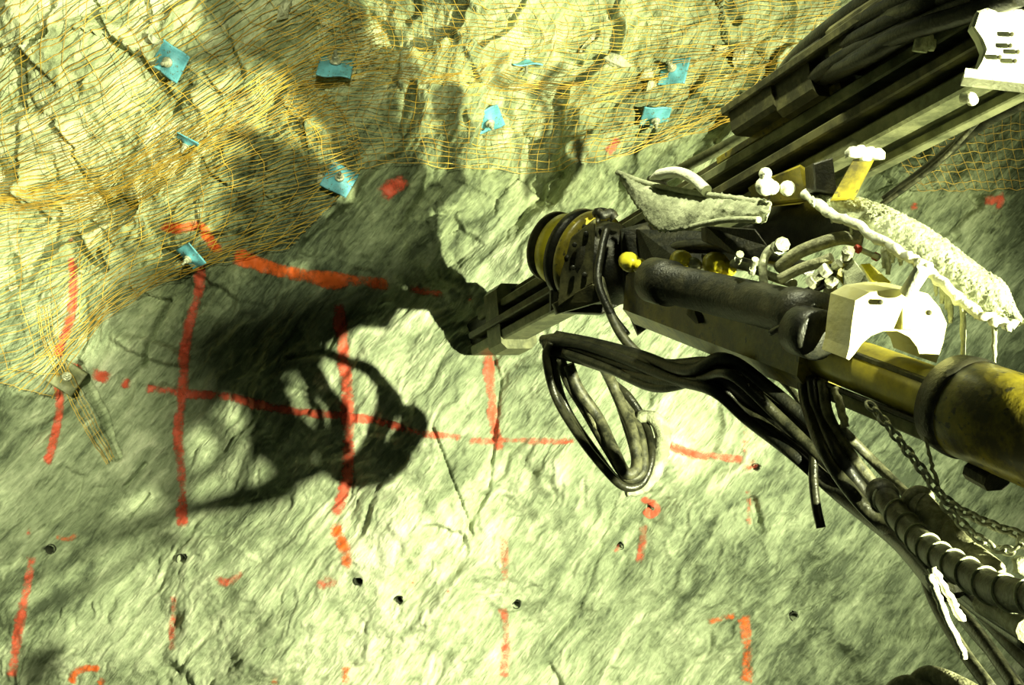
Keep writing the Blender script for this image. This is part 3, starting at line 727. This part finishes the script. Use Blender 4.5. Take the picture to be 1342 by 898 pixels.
# rotation unit
r0, r1 = P(722, 322, 4.34), P(862, 368, 4.02); 
def seg_l(name, prof, mat, parent=boom): 
    mb = MB(); mb.lathe(r0, r1, prof, 48, True); return mb.build(name, M[mat], parent)
seg_l('end_disc', [(0, 0), (0, .135), (.008, .150), (.03, .150), (.034, .12)], 'olive')
dr = seg_l('rotation_drum', [(.03, .12), (.045, .140), (.06, .152), (.145, .166), (.15, .13)], 'yellow_clean')
seg_l('seal_ring', [(.14, .12), (.142, .182), (.150, .192), (.182, .192), (.19, .15)], 'black')
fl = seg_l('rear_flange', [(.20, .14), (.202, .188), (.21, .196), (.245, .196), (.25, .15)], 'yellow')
seg_l('gear_housing', [(.25, .13), (.26, .165), (.32, .170), (.34, .15), (.42, .145), (.44, .10), (.6, .09)], 'dark')
ra = nrm(r1 - r0); ru, rw = MB().frame(ra)
for k in range(14):
    a = 2 * math.pi * k / 14; c = r0 + ra * .243 + (ru * math.cos(a) + rw * math.sin(a)) * .165
    mb = MB(); mb.cyl(c, c + ra * .02, .012, seg=6); mb.build('bolt_head', M['dark'], fl)
# clamp plates between drum and feed
mb = MB(); mb.slab([P(737, 320, 4.12), P(779, 286, 4.05), P(777, 372, 4.05), P(731, 402, 4.12)], (0.01, .05, .0), .006); cp = mb.build('clamp_plate', M['olive'], boom)
for x, y in [(753, 321), (751, 351), (768, 306), (766, 360)]:
    mb = MB(); mb.cyl(P(x, y, 4.07), P(x, y, 4.045), .011, seg=6); mb.build('bolt_head', M['black'], cp)
mb = MB(); mb.slab([P(724, 398, 4.14), P(777, 372, 4.04), P(790, 378, 4.04), P(786, 396, 4.05), P(730, 412, 4.15)], (0, .16, 0), .006); mb.build('clamp_foot', M['olive'], boom)
mb = MB(); mb.slab([P(722, 345, 4.22), P(735, 318, 4.2), P(731, 402, 4.2), P(722, 408, 4.22)], (0.0, .2, 0), .004); mb.build('clamp_side', M['dark'], boom)
mb = MB(); mb.slab([P(728, 398, 4.3), P(800, 385, 4.3), P(812, 400, 4.3), P(790, 412, 4.3), P(740, 410, 4.3)], (0, .2, 0), .01); mb.build('feed_mount', M['dark'], boom)
mb = MB(); mb.tube(smooth_path([P(783, 278, 4.05), P(790, 282, 4.04), P(800, 279, 4.05), P(806, 286, 4.05)]), .018); mb.build('hydraulic_fitting', M['dark'], boom)
mb = MB(); mb.lathe(P(787, 285, 4.1), P(787, 272, 4.1), [(0, 0), (0, .03), (.02, .034), (.035, .025), (.04, 0)], 12); mb.build('fill_cap', M['black'], boom)
# upper part of the head: black clutter block behind the covers
mb = MB(); mb.slab([P(835, 300, 3.95), P(880, 306, 3.9), P(925, 300, 3.8), P(1000, 320, 3.65), P(990, 352, 3.6), P(900, 352, 3.75), P(862, 358, 3.85), P(840, 345, 3.95)], (0, .14, 0), .01); mb.build('valve_block', M['black'], boom)
mb = MB(); mb.slab([P(812, 300, 4.0), P(850, 290, 3.98), P(868, 330, 3.96), P(862, 420, 3.95), P(835, 440, 3.98), P(818, 400, 4.0)], (0.02, .16, 0), .015); mb.build('swivel_arm', M['dark'], boom)
mb = MB(); mb.slab([P(924, 296, 3.55), P(990, 300, 3.38), P(1006, 322, 3.36), P(1002, 345, 3.36), P(965, 335, 3.42), P(925, 316, 3.55)], (0.02, .2, 0.02), .006); mb.build('junction_box', M['dark'], boom)
for i, (x, y, r, mt) in enumerate([(822, 342, .034, 'yellow_clean'), (835, 347, .026, 'yellow_clean'), (890, 340, .034, 'yellow_clean'), (905, 345, .024, 'steel'), (935, 345, .04, 'yellow_clean'), (950, 350, .024, 'yellow_clean')]):
    mb = MB(); d = 3.55 + (950 - x) * .0022; mb.lathe(P(x, y, d + .05), P(x + 10, y + 5, d - .07), [(0, 0), (0, r), (.05, r * 1.1), (.09, r), (.10, r * .6), (.13, r * .5), (.13, 0)], 14); mb.build('valve_cap', M[mt], boom)
# ear plates and saddle clamp
mb = MB(); mb.slab([P(1088, 352, 3.08), P(1104, 346, 3.08), P(1140, 378, 3.0), P(1134, 395, 3.0), P(1122, 394, 3.0)], (.02, .08, 0), .005); mb.build('ear_plate', M['yellow_clean'], boom)
mb = MB(); mb.slab([P(1128, 346, 3.05), P(1140, 345, 3.05), P(1168, 370, 2.98), P(1150, 380, 2.98)], (.02, .08, 0), .005); mb.build('ear_plate', M['yellow_clean'], boom)
def arc(cx, cy, rx, ry, a0, a1, n): return [(cx + rx * math.cos(math.radians(a)), cy + ry * math.sin(math.radians(a))) for a in np.linspace(a0, a1, n)]
outl = [(1109, 470), (1113, 455), (1117, 420), (1121, 394), (1140, 383), (1168, 379), (1196, 380), (1216, 385), (1232, 404), (1241, 424), (1236, 450), (1227, 476), (1206, 468)] + \
       [(1202, 455), (1192, 442), (1176, 434), (1158, 434), (1142, 440), (1130, 450), (1120, 464), (1113, 472)]
mb = MB(); dsad = lambda x: 2.80 - (x - 1110) * .0002
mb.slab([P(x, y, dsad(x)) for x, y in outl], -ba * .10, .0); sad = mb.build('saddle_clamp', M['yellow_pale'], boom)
for x, y in [(1154, 396), (1218, 410)]:
    mb = MB(); mb.cyl(P(x, y, 2.80), P(x, y, 2.775), .007, seg=8); mb.build('bolt_head', M['olive'], sad)
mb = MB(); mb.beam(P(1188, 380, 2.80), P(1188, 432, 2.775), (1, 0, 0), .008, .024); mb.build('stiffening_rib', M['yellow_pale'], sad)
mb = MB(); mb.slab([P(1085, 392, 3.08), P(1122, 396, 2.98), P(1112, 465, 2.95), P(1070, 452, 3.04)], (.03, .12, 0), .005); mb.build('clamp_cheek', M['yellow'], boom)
mb = MB(); mb.cyl(P(1188, 386, 2.76), P(1210, 352, 2.72), .020, seg=16); mb.build('white_pin', M['white'], boom)
mb = MB(); mb.slab([P(1105, 355, 3.05), P(1120, 340, 3.04), P(1136, 360, 2.98), P(1140, 375, 2.98), P(1122, 385, 2.98), P(1112, 375, 3.0)], (0, .05, 0), .01); mb.build('crusted_bracket', M['crust'], boom)

# fittings and small hoses on top of the head
fit = [([(1000, 400, 3.2), (1001, 375, 3.2), (1000, 345, 3.2), (1008, 328, 3.2), (1022, 322, 3.2)], .013, 'steel', 'bent pale pipe rising on the boom head'),
       ([(1020, 352, 3.25), (1045, 332, 3.2), (1080, 318, 3.15), (1105, 312, 3.12), (1130, 316, 3.1)], .020, 'hose_pale', 'thick pale hose arching under the right canvas cover'),
       ([(1022, 366, 3.2), (1050, 352, 3.16), (1075, 344, 3.12), (1090, 338, 3.1)], .016, 'hose_pale', 'pale hose just below the arching one'),
       ([(1015, 380, 3.2), (1040, 388, 3.14), (1062, 384, 3.1), (1070, 362, 3.08)], .014, 'steel', 'short steel pipe curling beside the saddle clamp'),
       ([(960, 345, 3.4), (985, 352, 3.35), (1010, 362, 3.3), (1040, 372, 3.2)], .014, 'steel', 'steel pipe lying behind the bent pale pipe'),
       ([(1055, 384, 3.1), (1080, 372, 3.08), (1092, 356, 3.06), (1088, 346, 3.06)], .013, 'hose_dark', 'small dark hose looping by the yellow ear plates'),
       ([(1010, 436, 3.05), (1030, 425, 3.0), (1050, 416, 2.95), (1070, 400, 2.94)], .009, 'hose_dark', 'thin dark hose crossing the yellow boom head'),
       ([(868, 330, 3.9), (900, 322, 3.8), (950, 322, 3.7), (1010, 340, 3.5), (1060, 352, 3.3)], .022, 'black', 'black hose running along the top of the boom head')]
for p, r, mt, lab in fit: hose('fitting_hose', p, r, mt, lab, 'pipes and short hoses on the boom head')
for i, (x, y, x2, y2, r) in enumerate([(1062, 372, 1085, 352, .020), (1108, 345, 1112, 328, .018), (1050, 396, 1064, 388, .02), (1018, 326, 1026, 320, .022), (1078, 362, 1100, 345, .014), (1088, 385, 1090, 368, .02), (966, 343, 970, 333, .012), (985, 358, 990, 340, .011)]):
    mb = MB(); a_, b_ = P(x, y, 3.08 + (1060 - x) * .0015 * (x < 1000)), P(x2, y2, 3.04 + (1060 - x) * .0015 * (x < 1000)); LL = np.linalg.norm(b_ - a_)
    mb.lathe(a_, b_, [(0, 0), (0, r), (LL * .3, r), (LL * .32, r * .75), (LL * .7, r * .75), (LL * .72, r), (LL, r), (LL, 0)], 8, False); mb.build('hose_coupling', M['steel'], boom)
mb = MB(); mb.cyl(P(1120, 324, 3.1), P(1152, 338, 3.06), .008, seg=12); rr_ = mb.build('indicator_rod', M['steel'], boom)
for x, y in [(1124, 326), (1148, 336)]:
    mb = MB(); mb.cyl(P(x - 3, y - 1, 3.08), P(x + 3, y + 2, 3.07), .012, seg=12); mb.build('red_cap', M['red_cap'], rr_)

# ------------------------------------------------------------------ canvas covers
def cover(label, top, bot, mat, seed, nu=70, nv=16, thick=.012, bulge=.05, rough=.006):
    r = thing('canvas_cover', P(*top[0]), label, 'cover', 'protective covers on the boom head')
    mb = MB(); mb.sheet([P(*p) for p in top], [P(*p) for p in bot], nu, nv, thick, bulge, rough, seed); mb.build('sheet', M[mat], r)
    return r
cl = cover('stiff grey muddy canvas cover pointing left over the boom head', [(809, 226, 3.94), (850, 240, 3.78), (905, 250, 3.6), (960, 256, 3.4), (1008, 262, 3.25)], [(812, 234, 3.9), (836, 272, 3.74), (862, 302, 3.62), (900, 300, 3.5), (940, 288, 3.36), (1002, 292, 3.2)], 'grey_cloth', 3)
mb = MB(); mb.tube(smooth_path([P(809, 226, 3.93), P(850, 241, 3.76), P(905, 252, 3.57), P(960, 260, 3.37), P(1008, 268, 3.22)]), .010, 8); mb.build('hem', M['crust'], cl)
mb = MB(); mb.tube(smooth_path([P(905, 298, 3.46), P(930, 292, 3.37), P(960, 288, 3.28), P(995, 288, 3.18)]), .010, 8); mb.build('hem', M['crust'], cl)
cr_ = cover('frosted white encrusted canvas cover drooping to the right with hanging drips', [(1055, 250, 3.3), (1090, 252, 3.25), (1140, 262, 3.15), (1196, 286, 3.05), (1238, 312, 2.98), (1285, 348, 2.9), (1320, 374, 2.84), (1336, 424, 2.8)],
            [(1055, 252, 3.28), (1082, 276, 3.18), (1128, 298, 3.05), (1178, 330, 2.95), (1214, 352, 2.9), (1252, 388, 2.84), (1292, 416, 2.8), (1334, 427, 2.78)], 'crust', 9, 150, 30, .014, .05, .0035)
mb = MB(); pth = smooth_path([P(1055, 252, 3.27), P(1082, 276, 3.15), P(1128, 298, 3.02), P(1178, 330, 2.92), P(1214, 352, 2.87), P(1252, 388, 2.81), P(1292, 416, 2.77), P(1334, 427, 2.75)], 9)
mb.tube([p + rng.randn(3) * .003 for p in pth], [.012 + .005 * rng.rand() for p in pth], 8); mb.build('hem', M['white'], cr_)
rd = np.random.RandomState(5)
for (x, y0, y1, r) in [(1115, 292, 308, .005), (1158, 312, 352, .008), (1163, 315, 360, .009), (1169, 320, 345, .007), (1180, 330, 348, .007), (1226, 362, 388, .006), (1234, 368, 398, .008), (1245, 374, 424, .008), (1262, 388, 478, .007), (1303, 414, 482, .006), (1278, 402, 418, .005), (1200, 345, 360, .006),
                       (1090, 280, 292, .005), (1320, 424, 434, .005), (1066, 262, 272, .004), (1240, 370, 406, .006)]:
    d = inv(x, 1055, 3.2, 1334, 2.74); n = 12; path = [P(x + .06 * k + rd.randn() * .5, y0 + (y1 - y0) * k / n, d - .015) for k in range(n + 1)]
    mb = MB(); mb.tube(path, [1.5 * r * (1 - .55 * k / n) * rd.uniform(.8, 1.2) for k in range(n + 1)], 7); mb.build('drip', M['crust'], cr_)
r = thing('black_cover', P(1010, 262, 3.45), 'black rubber flap between the two canvas covers', 'cover')
mb = MB(); mb.sheet([P(1000, 292, 3.5), P(1015, 268, 3.46), P(1034, 250, 3.42), P(1060, 256, 3.36), P(1090, 276, 3.25), P(1140, 302, 3.1)], [P(962, 300, 3.5), P(1000, 322, 3.45), P(1040, 330, 3.38), P(1080, 318, 3.28), P(1110, 312, 3.2), P(1150, 308, 3.12)], 40, 12, .012, .04, .003, 6); mb.build('sheet', M['black'], r)
mb = MB(); mb.tube(smooth_path([P(852, 234, 3.72), P(868, 228, 3.66), P(888, 226, 3.6), P(908, 234, 3.54), P(926, 250, 3.48)]), [.004 + .015 * min(1, k / 6, (36 - k) / 1.5 + .5) for k in range(33)] , 14)
o = mb.build('lifting_handle', M['white']); tag(o, 'bright white curved tube on top of the left canvas cover', 'tube')

# ------------------------------------------------------------------ hose bundle under the boom
bundle = [
  ([(712, 446, 4.124), (740, 444, 4.039), (800, 458, 3.862), (870, 478, 3.618), (940, 478, 3.398), (1000, 520, 3.344), (1060, 570, 3.280), (1130, 632, 3.230), (1190, 705, 2.8), (1250, 772, 2.3)], .022, 'hose_dark', 'top black hose of the twisted bundle under the boom'),
  ([(716, 452, 4.104), (750, 456, 4.008), (800, 474, 3.862), (870, 490, 3.606), (935, 490, 3.402), (985, 526, 3.369), (1045, 578, 3.269), (1120, 640, 3.195), (1184, 706, 2.8), (1244, 773, 2.3)], .024, 'black', 'second black hose of the twisted bundle under the boom'),
  ([(722, 460, 4.080), (760, 470, 3.982), (810, 486, 3.824), (870, 500, 3.588), (930, 502, 3.406), (975, 536, 3.374), (1035, 586, 3.258), (1110, 646, 3.189), (1178, 708, 2.8), (1238, 775, 2.3)], .023, 'hose_dark', 'third black hose of the twisted bundle under the boom'),
  ([(720, 448, 4.060), (760, 452, 3.958), (810, 468, 3.806), (880, 496, 3.544), (935, 512, 3.378), (980, 550, 3.348), (1040, 596, 3.233), (1100, 650, 3.183), (1174, 709, 2.8), (1234, 776, 2.3)], .020, 'black', 'fourth black hose of the twisted bundle under the boom'),
  ([(730, 440, 4.077), (780, 450, 3.931), (840, 466, 3.727), (900, 486, 3.469), (950, 470, 3.333), (1010, 510, 3.283), (1070, 562, 3.226), (1150, 640, 3.152), (1196, 703, 2.8), (1256, 770, 2.3)], .020, 'black', 'uppermost crossing hose of the twisted bundle under the boom'),
  ([(740, 462, 4.009), (800, 484, 3.832), (860, 508, 3.614), (920, 496, 3.425), (960, 492, 3.280), (1020, 546, 3.247), (1080, 604, 3.184), (1150, 668, 3.122), (1200, 702, 2.8), (1260, 769, 2.3)], .018, 'hose_dark', 'thinner hose along the lower side of the twisted bundle'),
]
for p, r, mt, lab in bundle: hose('hydraulic_hose', p, r, mt, lab, 'hose bundle under the boom')
loops = [
  ([(722, 448, 4.036), (716, 470, 4.060), (728, 520, 4.090), (756, 568, 4.052), (790, 612, 4.000), (818, 638, 3.980), (842, 632, 4.000), (854, 596, 4.030), (846, 556, 4.094), (824, 520, 4.110), (800, 498, 4.112), (786, 470, 3.980)], .017, 'hose_dark', 'outermost hanging hose loop left of centre'),
  ([(735, 470, 4.040), (744, 500, 4.050), (768, 540, 4.070), (796, 588, 4.002), (822, 626, 3.980), (842, 616, 4.000), (840, 576, 4.044), (826, 540, 4.110), (800, 498, 4.116), (786, 470, 3.980)], .020, 'hose', 'dusty hanging hose loop just inside the outermost'),
  ([(745, 478, 4.028), (758, 510, 4.040), (784, 548, 4.042), (804, 590, 3.980), (820, 620, 3.960), (834, 612, 3.980), (830, 570, 4.040), (814, 530, 4.100), (800, 498, 4.108), (786, 470, 3.980)], .023, 'hose', 'thickest dusty hanging hose loop with bright sheen'),
  ([(724, 460, 4.070), (732, 506, 4.096), (748, 545, 4.105), (780, 592, 4.040), (808, 628, 4.020), (830, 628, 4.030), (832, 600, 4.050), (820, 556, 4.114), (800, 498, 4.132), (786, 470, 3.980)], .016, 'hose_dark', 'thin dark hanging hose loop behind the dusty ones'),
  ([(742, 482, 4.042), (764, 520, 4.060), (788, 572, 4.028), (812, 604, 4.000)], .016, 'hose_pale', 'short pale hose piece hanging inside the loops'),
]
for p, r, mt, lab in loops: hose('hydraulic_hose', p, r, mt, lab, 'hanging hose loops')
mb = MB(); pth = smooth_path([P(836, 546, 4.100), P(856, 548, 4.080), P(868, 566, 4.070), P(866, 594, 4.050), P(856, 622, 4.030), P(840, 640, 4.020), P(820, 645, 4.010)], 7)
r8 = np.random.RandomState(8); mb.tube(pth, [.030 * (.6 + .5 * math.sin(math.pi * min(1, (k + 4) / (len(pth) + 3)))) * r8.uniform(.88, 1.1) for k in range(len(pth))], 14); o = mb.build('hose_sleeve', M['grey_cloth']); tag(o, 'crumpled grey-green protective sleeve at the right bend of the hanging loops', 'sleeve')
hose('hydraulic_hose', [(786, 366, 3.98), (796, 400, 3.92), (815, 440, 3.86), (845, 470, 3.8), (885, 486, 3.7), (925, 476, 3.6), (975, 464, 3.45), (1020, 482, 3.3), (1060, 500, 3.2)], .018, 'hose', 'single dusty hose curving from the rotation head down under the boom', 'single hoses beside the boom')
hose('hydraulic_hose', [(795, 300, 4.0), (788, 330, 3.97), (784, 370, 3.93), (800, 410, 3.9), (822, 440, 3.88)], .016, 'black', 'black hose wrapped down the rotation head flange', 'single hoses beside the boom')
hose('hydraulic_hose', [(1066, 596, 3.2), (1066, 630, 3.18), (1070, 665, 3.16), (1076, 692, 3.15)], .014, 'hose_dark', 'short cut hose hanging straight down right of the bundle', 'single hoses beside the boom')
hose('hydraulic_hose', [(985, 470, 3.5), (1015, 490, 3.4), (1040, 515, 3.3), (1056, 538, 3.25)], .011, 'hose', 'thin dusty hose hugging the upper side of the bundle', 'single hoses beside the boom')

# ------------------------------------------------------------------ hoses at the lower right
low = [
  ([(1054, 492, 3.154), (1058, 530, 3.108), (1080, 590, 2.980), (1120, 650, 2.906), (1170, 700, 2.832), (1250, 770, 2.430), (1360, 850, 2.000)], .020, 'hose_dark', 'left-hand dark hose dropping from the boom to the lower right'),
  ([(1064, 494, 3.114), (1072, 540, 3.072), (1098, 595, 2.948), (1140, 655, 2.912), (1190, 705, 2.804), (1270, 780, 2.324), (1360, 840, 1.980)], .018, 'black', 'black hose behind the spiral-wrapped one'),
  ([(1078, 500, 3.078), (1086, 545, 3.036), (1112, 592, 2.954), (1150, 640, 2.920)], .016, 'hose', 'dusty hose leading into the spiral-wrapped sleeve'),
  ([(1100, 560, 3.000), (1140, 600, 3.012), (1180, 640, 2.928), (1210, 668, 2.792)], .014, 'hose', 'dusty hose leading into the grey ribbed sleeve'),
  ([(1205, 735, 2.796), (1225, 790, 2.650), (1260, 850, 2.452), (1300, 905, 2.290)], .014, 'hose', 'leftmost hose fanning down at the bottom right'),
  ([(1215, 730, 2.728), (1250, 790, 2.500), (1290, 840, 2.328), (1335, 905, 2.142)], .014, 'hose_dark', 'second hose fanning down at the bottom right'),
  ([(1230, 740, 2.616), (1275, 790, 2.370), (1320, 840, 2.184), (1370, 890, 2.050)], .015, 'hose', 'third hose fanning down at the bottom right'),
  ([(1240, 745, 2.528), (1290, 788, 2.308), (1340, 832, 2.108), (1380, 862, 2.020)], .015, 'hose_dark', 'fourth hose fanning down at the bottom right'),
  ([(1222, 748, 2.674), (1262, 810, 2.446), (1306, 862, 2.263), (1345, 915, 2.114)], .013, 'black', 'black hose between the fanning hoses at the bottom right'),
  ([(1290, 792, 2.228), (1320, 806, 2.104), (1350, 828, 1.980)], .024, 'hose_pale', 'pale thick hose end at the right edge under the spiral-wrapped hose'),
  ([(1200, 742, 2.840), (1198, 728, 2.821), (1206, 722, 2.771), (1214, 732, 2.733)], .012, 'black', 'small black hose clamp loop under the spiral-wrapped hose'),
]
for p, r, mt, lab in low: hose('hydraulic_hose', p, r, mt, lab, 'hoses at the lower right')
# spiral wrapped sleeve
def sleeve(pts, r, turns, mat, ringmat, label, name='wrapped_hose', rr=.0035, endcap=True):
    root = thing(name, P(*pts[0]), label, 'hose'); path = smooth_path([P(*p) for p in pts], 14)
    mb = MB(); mb.tube(path, r, 20); mb.build('sleeve', M[mat], root)
    path = np.array(path); L = np.r_[0, np.cumsum(np.linalg.norm(np.diff(path, axis=0), axis=1))]; n = int(turns * 22); mb = MB(); out = []
    T = np.gradient(path, axis=0); u = None
    for k in range(n):
        s_ = L[-1] * k / (n - 1); c = np.array([np.interp(s_, L, path[:, j]) for j in range(3)]); t = nrm([np.interp(s_, L, T[:, j]) for j in range(3)])
        if u is None: u, w = mb.frame(t)
        u = nrm(u - t * np.dot(u, t)); w = np.cross(t, u); a = 2 * math.pi * k / 22; out.append(c + (r + rr * .3) * (u * math.cos(a) + w * math.sin(a)))
    mb.tube(out, rr, 6); mb.build('spiral_wrap', M[ringmat], root)
    if endcap:
        a, b_ = path[0], path[3]; mb = MB(); LL = np.linalg.norm(b_ - a); mb.lathe(a - (b_ - a) * .3, b_, [(0, r * .4), (0, r * 1.15), (LL * .5, r * 1.28), (LL * 1.1, r * 1.25), (LL * 1.3, r)], 24); mb.build('end_collar', M[mat], root)
    return root
sleeve([(1154, 645, 2.82), (1185, 686, 2.66), (1220, 722, 2.46), (1262, 748, 2.26), (1305, 772, 2.10), (1370, 790, 1.92)], .031, 11, 'hose', 'crust', 'thick olive hose with pale spiral wrap crossing the lower right')
sleeve([(1200, 655, 2.74), (1228, 685, 2.66), (1262, 720, 2.56), (1300, 752, 2.46)], .034, 3, 'hose_pale', 'hose_pale', 'grey ribbed sleeve right of and behind the spiral-wrapped hose', rr=.002)
# pale straps
for p, lab in [([(1217, 752, 1.85), (1226, 775, 1.85), (1240, 810, 1.85), (1266, 862, 1.85)], 'left of two bright white straps hanging under the spiral-wrapped hose'),
               ([(1222, 744, 1.85), (1238, 770, 1.85), (1250, 792, 1.85), (1262, 814, 1.85)], 'right and shorter of two bright white straps under the spiral-wrapped hose'),
               ([(1208, 553, 2.7), (1214, 580, 2.7), (1222, 610, 2.7), (1230, 640, 2.7)], 'thin pale cord hanging from the boom left of the outer tube'),
               ([(1094, 508, 3.0), (1100, 530, 2.98), (1108, 560, 2.96)], 'mud-crusted pale strap below the boom guide rail')]:
    mb = MB(); path = smooth_path([P(*q_) for q_ in p], 6); r = .007 if 'two' in lab else (.005 if 'cord' in lab else .011)
    mb.tube([x_ + rng.randn(3) * .0012 for x_ in path], [r * rng.uniform(.75, 1.15) for _ in path], 7); o = mb.build('strap', M['white' if 'two' in lab else 'hose_pale']); tag(o, lab, 'strap', 'pale straps and cords')
# small clips on the bundle
# chains
def chain(pts, n, label, r=.0042, size=.017):
    path = np.array(smooth_path([P(*p) for p in pts], 12)); L = np.r_[0, np.cumsum(np.linalg.norm(np.diff(path, axis=0), axis=1))]; root = thing('chain', path[0], label, 'chain', 'steel chains at the lower right')
    n = int(L[-1] / (size * 1.45)); link0 = None
    for k in range(n):
        s_ = L[-1] * (k + .5) / n; c = np.array([np.interp(s_, L, path[:, j]) for j in range(3)]); c2 = np.array([np.interp(min(s_ + .01, L[-1]), L, path[:, j]) for j in range(3)]); c1 = np.array([np.interp(s_ - .01, L, path[:, j]) for j in range(3)]); t = nrm(c2 - c1)
        if link0 is None:
            mb = MB(); ring = [np.array([math.cos(a) * size * .62, 0, math.sin(a) * size]) for a in np.linspace(0, 2 * math.pi, 17)]
            mb.tube(ring, r, 7, False); link0 = mb.build('link', M['steel']); o = link0
        else: o = link0.copy(); COL.objects.link(o)
        o.parent = root; o.location = tuple(c - path[0]); q_ = Vector(tuple(t)).to_track_quat('Z', 'Y'); o.rotation_euler = (q_.to_matrix() @ Matrix.Rotation(math.radians(90 * (k % 2) + 25), 3, 'Z')).to_euler()
    return root
chain([(1138, 528, 2.75), (1165, 560, 2.7), (1200, 605, 2.64), (1240, 655, 2.58), (1290, 684, 2.5), (1352, 706, 2.42)], 30, 'long steel chain hanging from the boom and running out at the right edge')
chain([(1236, 660, 2.58), (1275, 700, 2.52), (1318, 722, 2.45), (1356, 700, 2.38)], 12, 'short steel chain sagging below the long one')
mb = MB(); mb.sheet([P(1330, 735, 2.4), P(1345, 730, 2.4), P(1360, 735, 2.4)], [P(1332, 752, 2.4), P(1346, 756, 2.4), P(1362, 750, 2.4)], 8, 6, .02, .01, .002, 4); o = mb.build('grout_lump', M['crust']); tag(o, 'pale grout lump on the chain end at the right edge', 'lump')
# mud-coated pipes at the bottom edge
hose('muddy_pipe', [(1185, 915, 2.6), (1215, 885, 2.58), (1260, 900, 2.5), (1300, 925, 2.45)], .022, 'hose_pale', 'muddy pipe bend rising at the bottom edge right of centre', 'muddy pipes at the bottom edge', 'pipe')
hose('muddy_pipe', [(1155, 925, 2.64), (1185, 897, 2.6), (1230, 912, 2.55), (1260, 932, 2.5)], .022, 'hose_pale', 'lower muddy pipe bend at the bottom edge, left of the other', 'muddy pipes at the bottom edge', 'pipe')
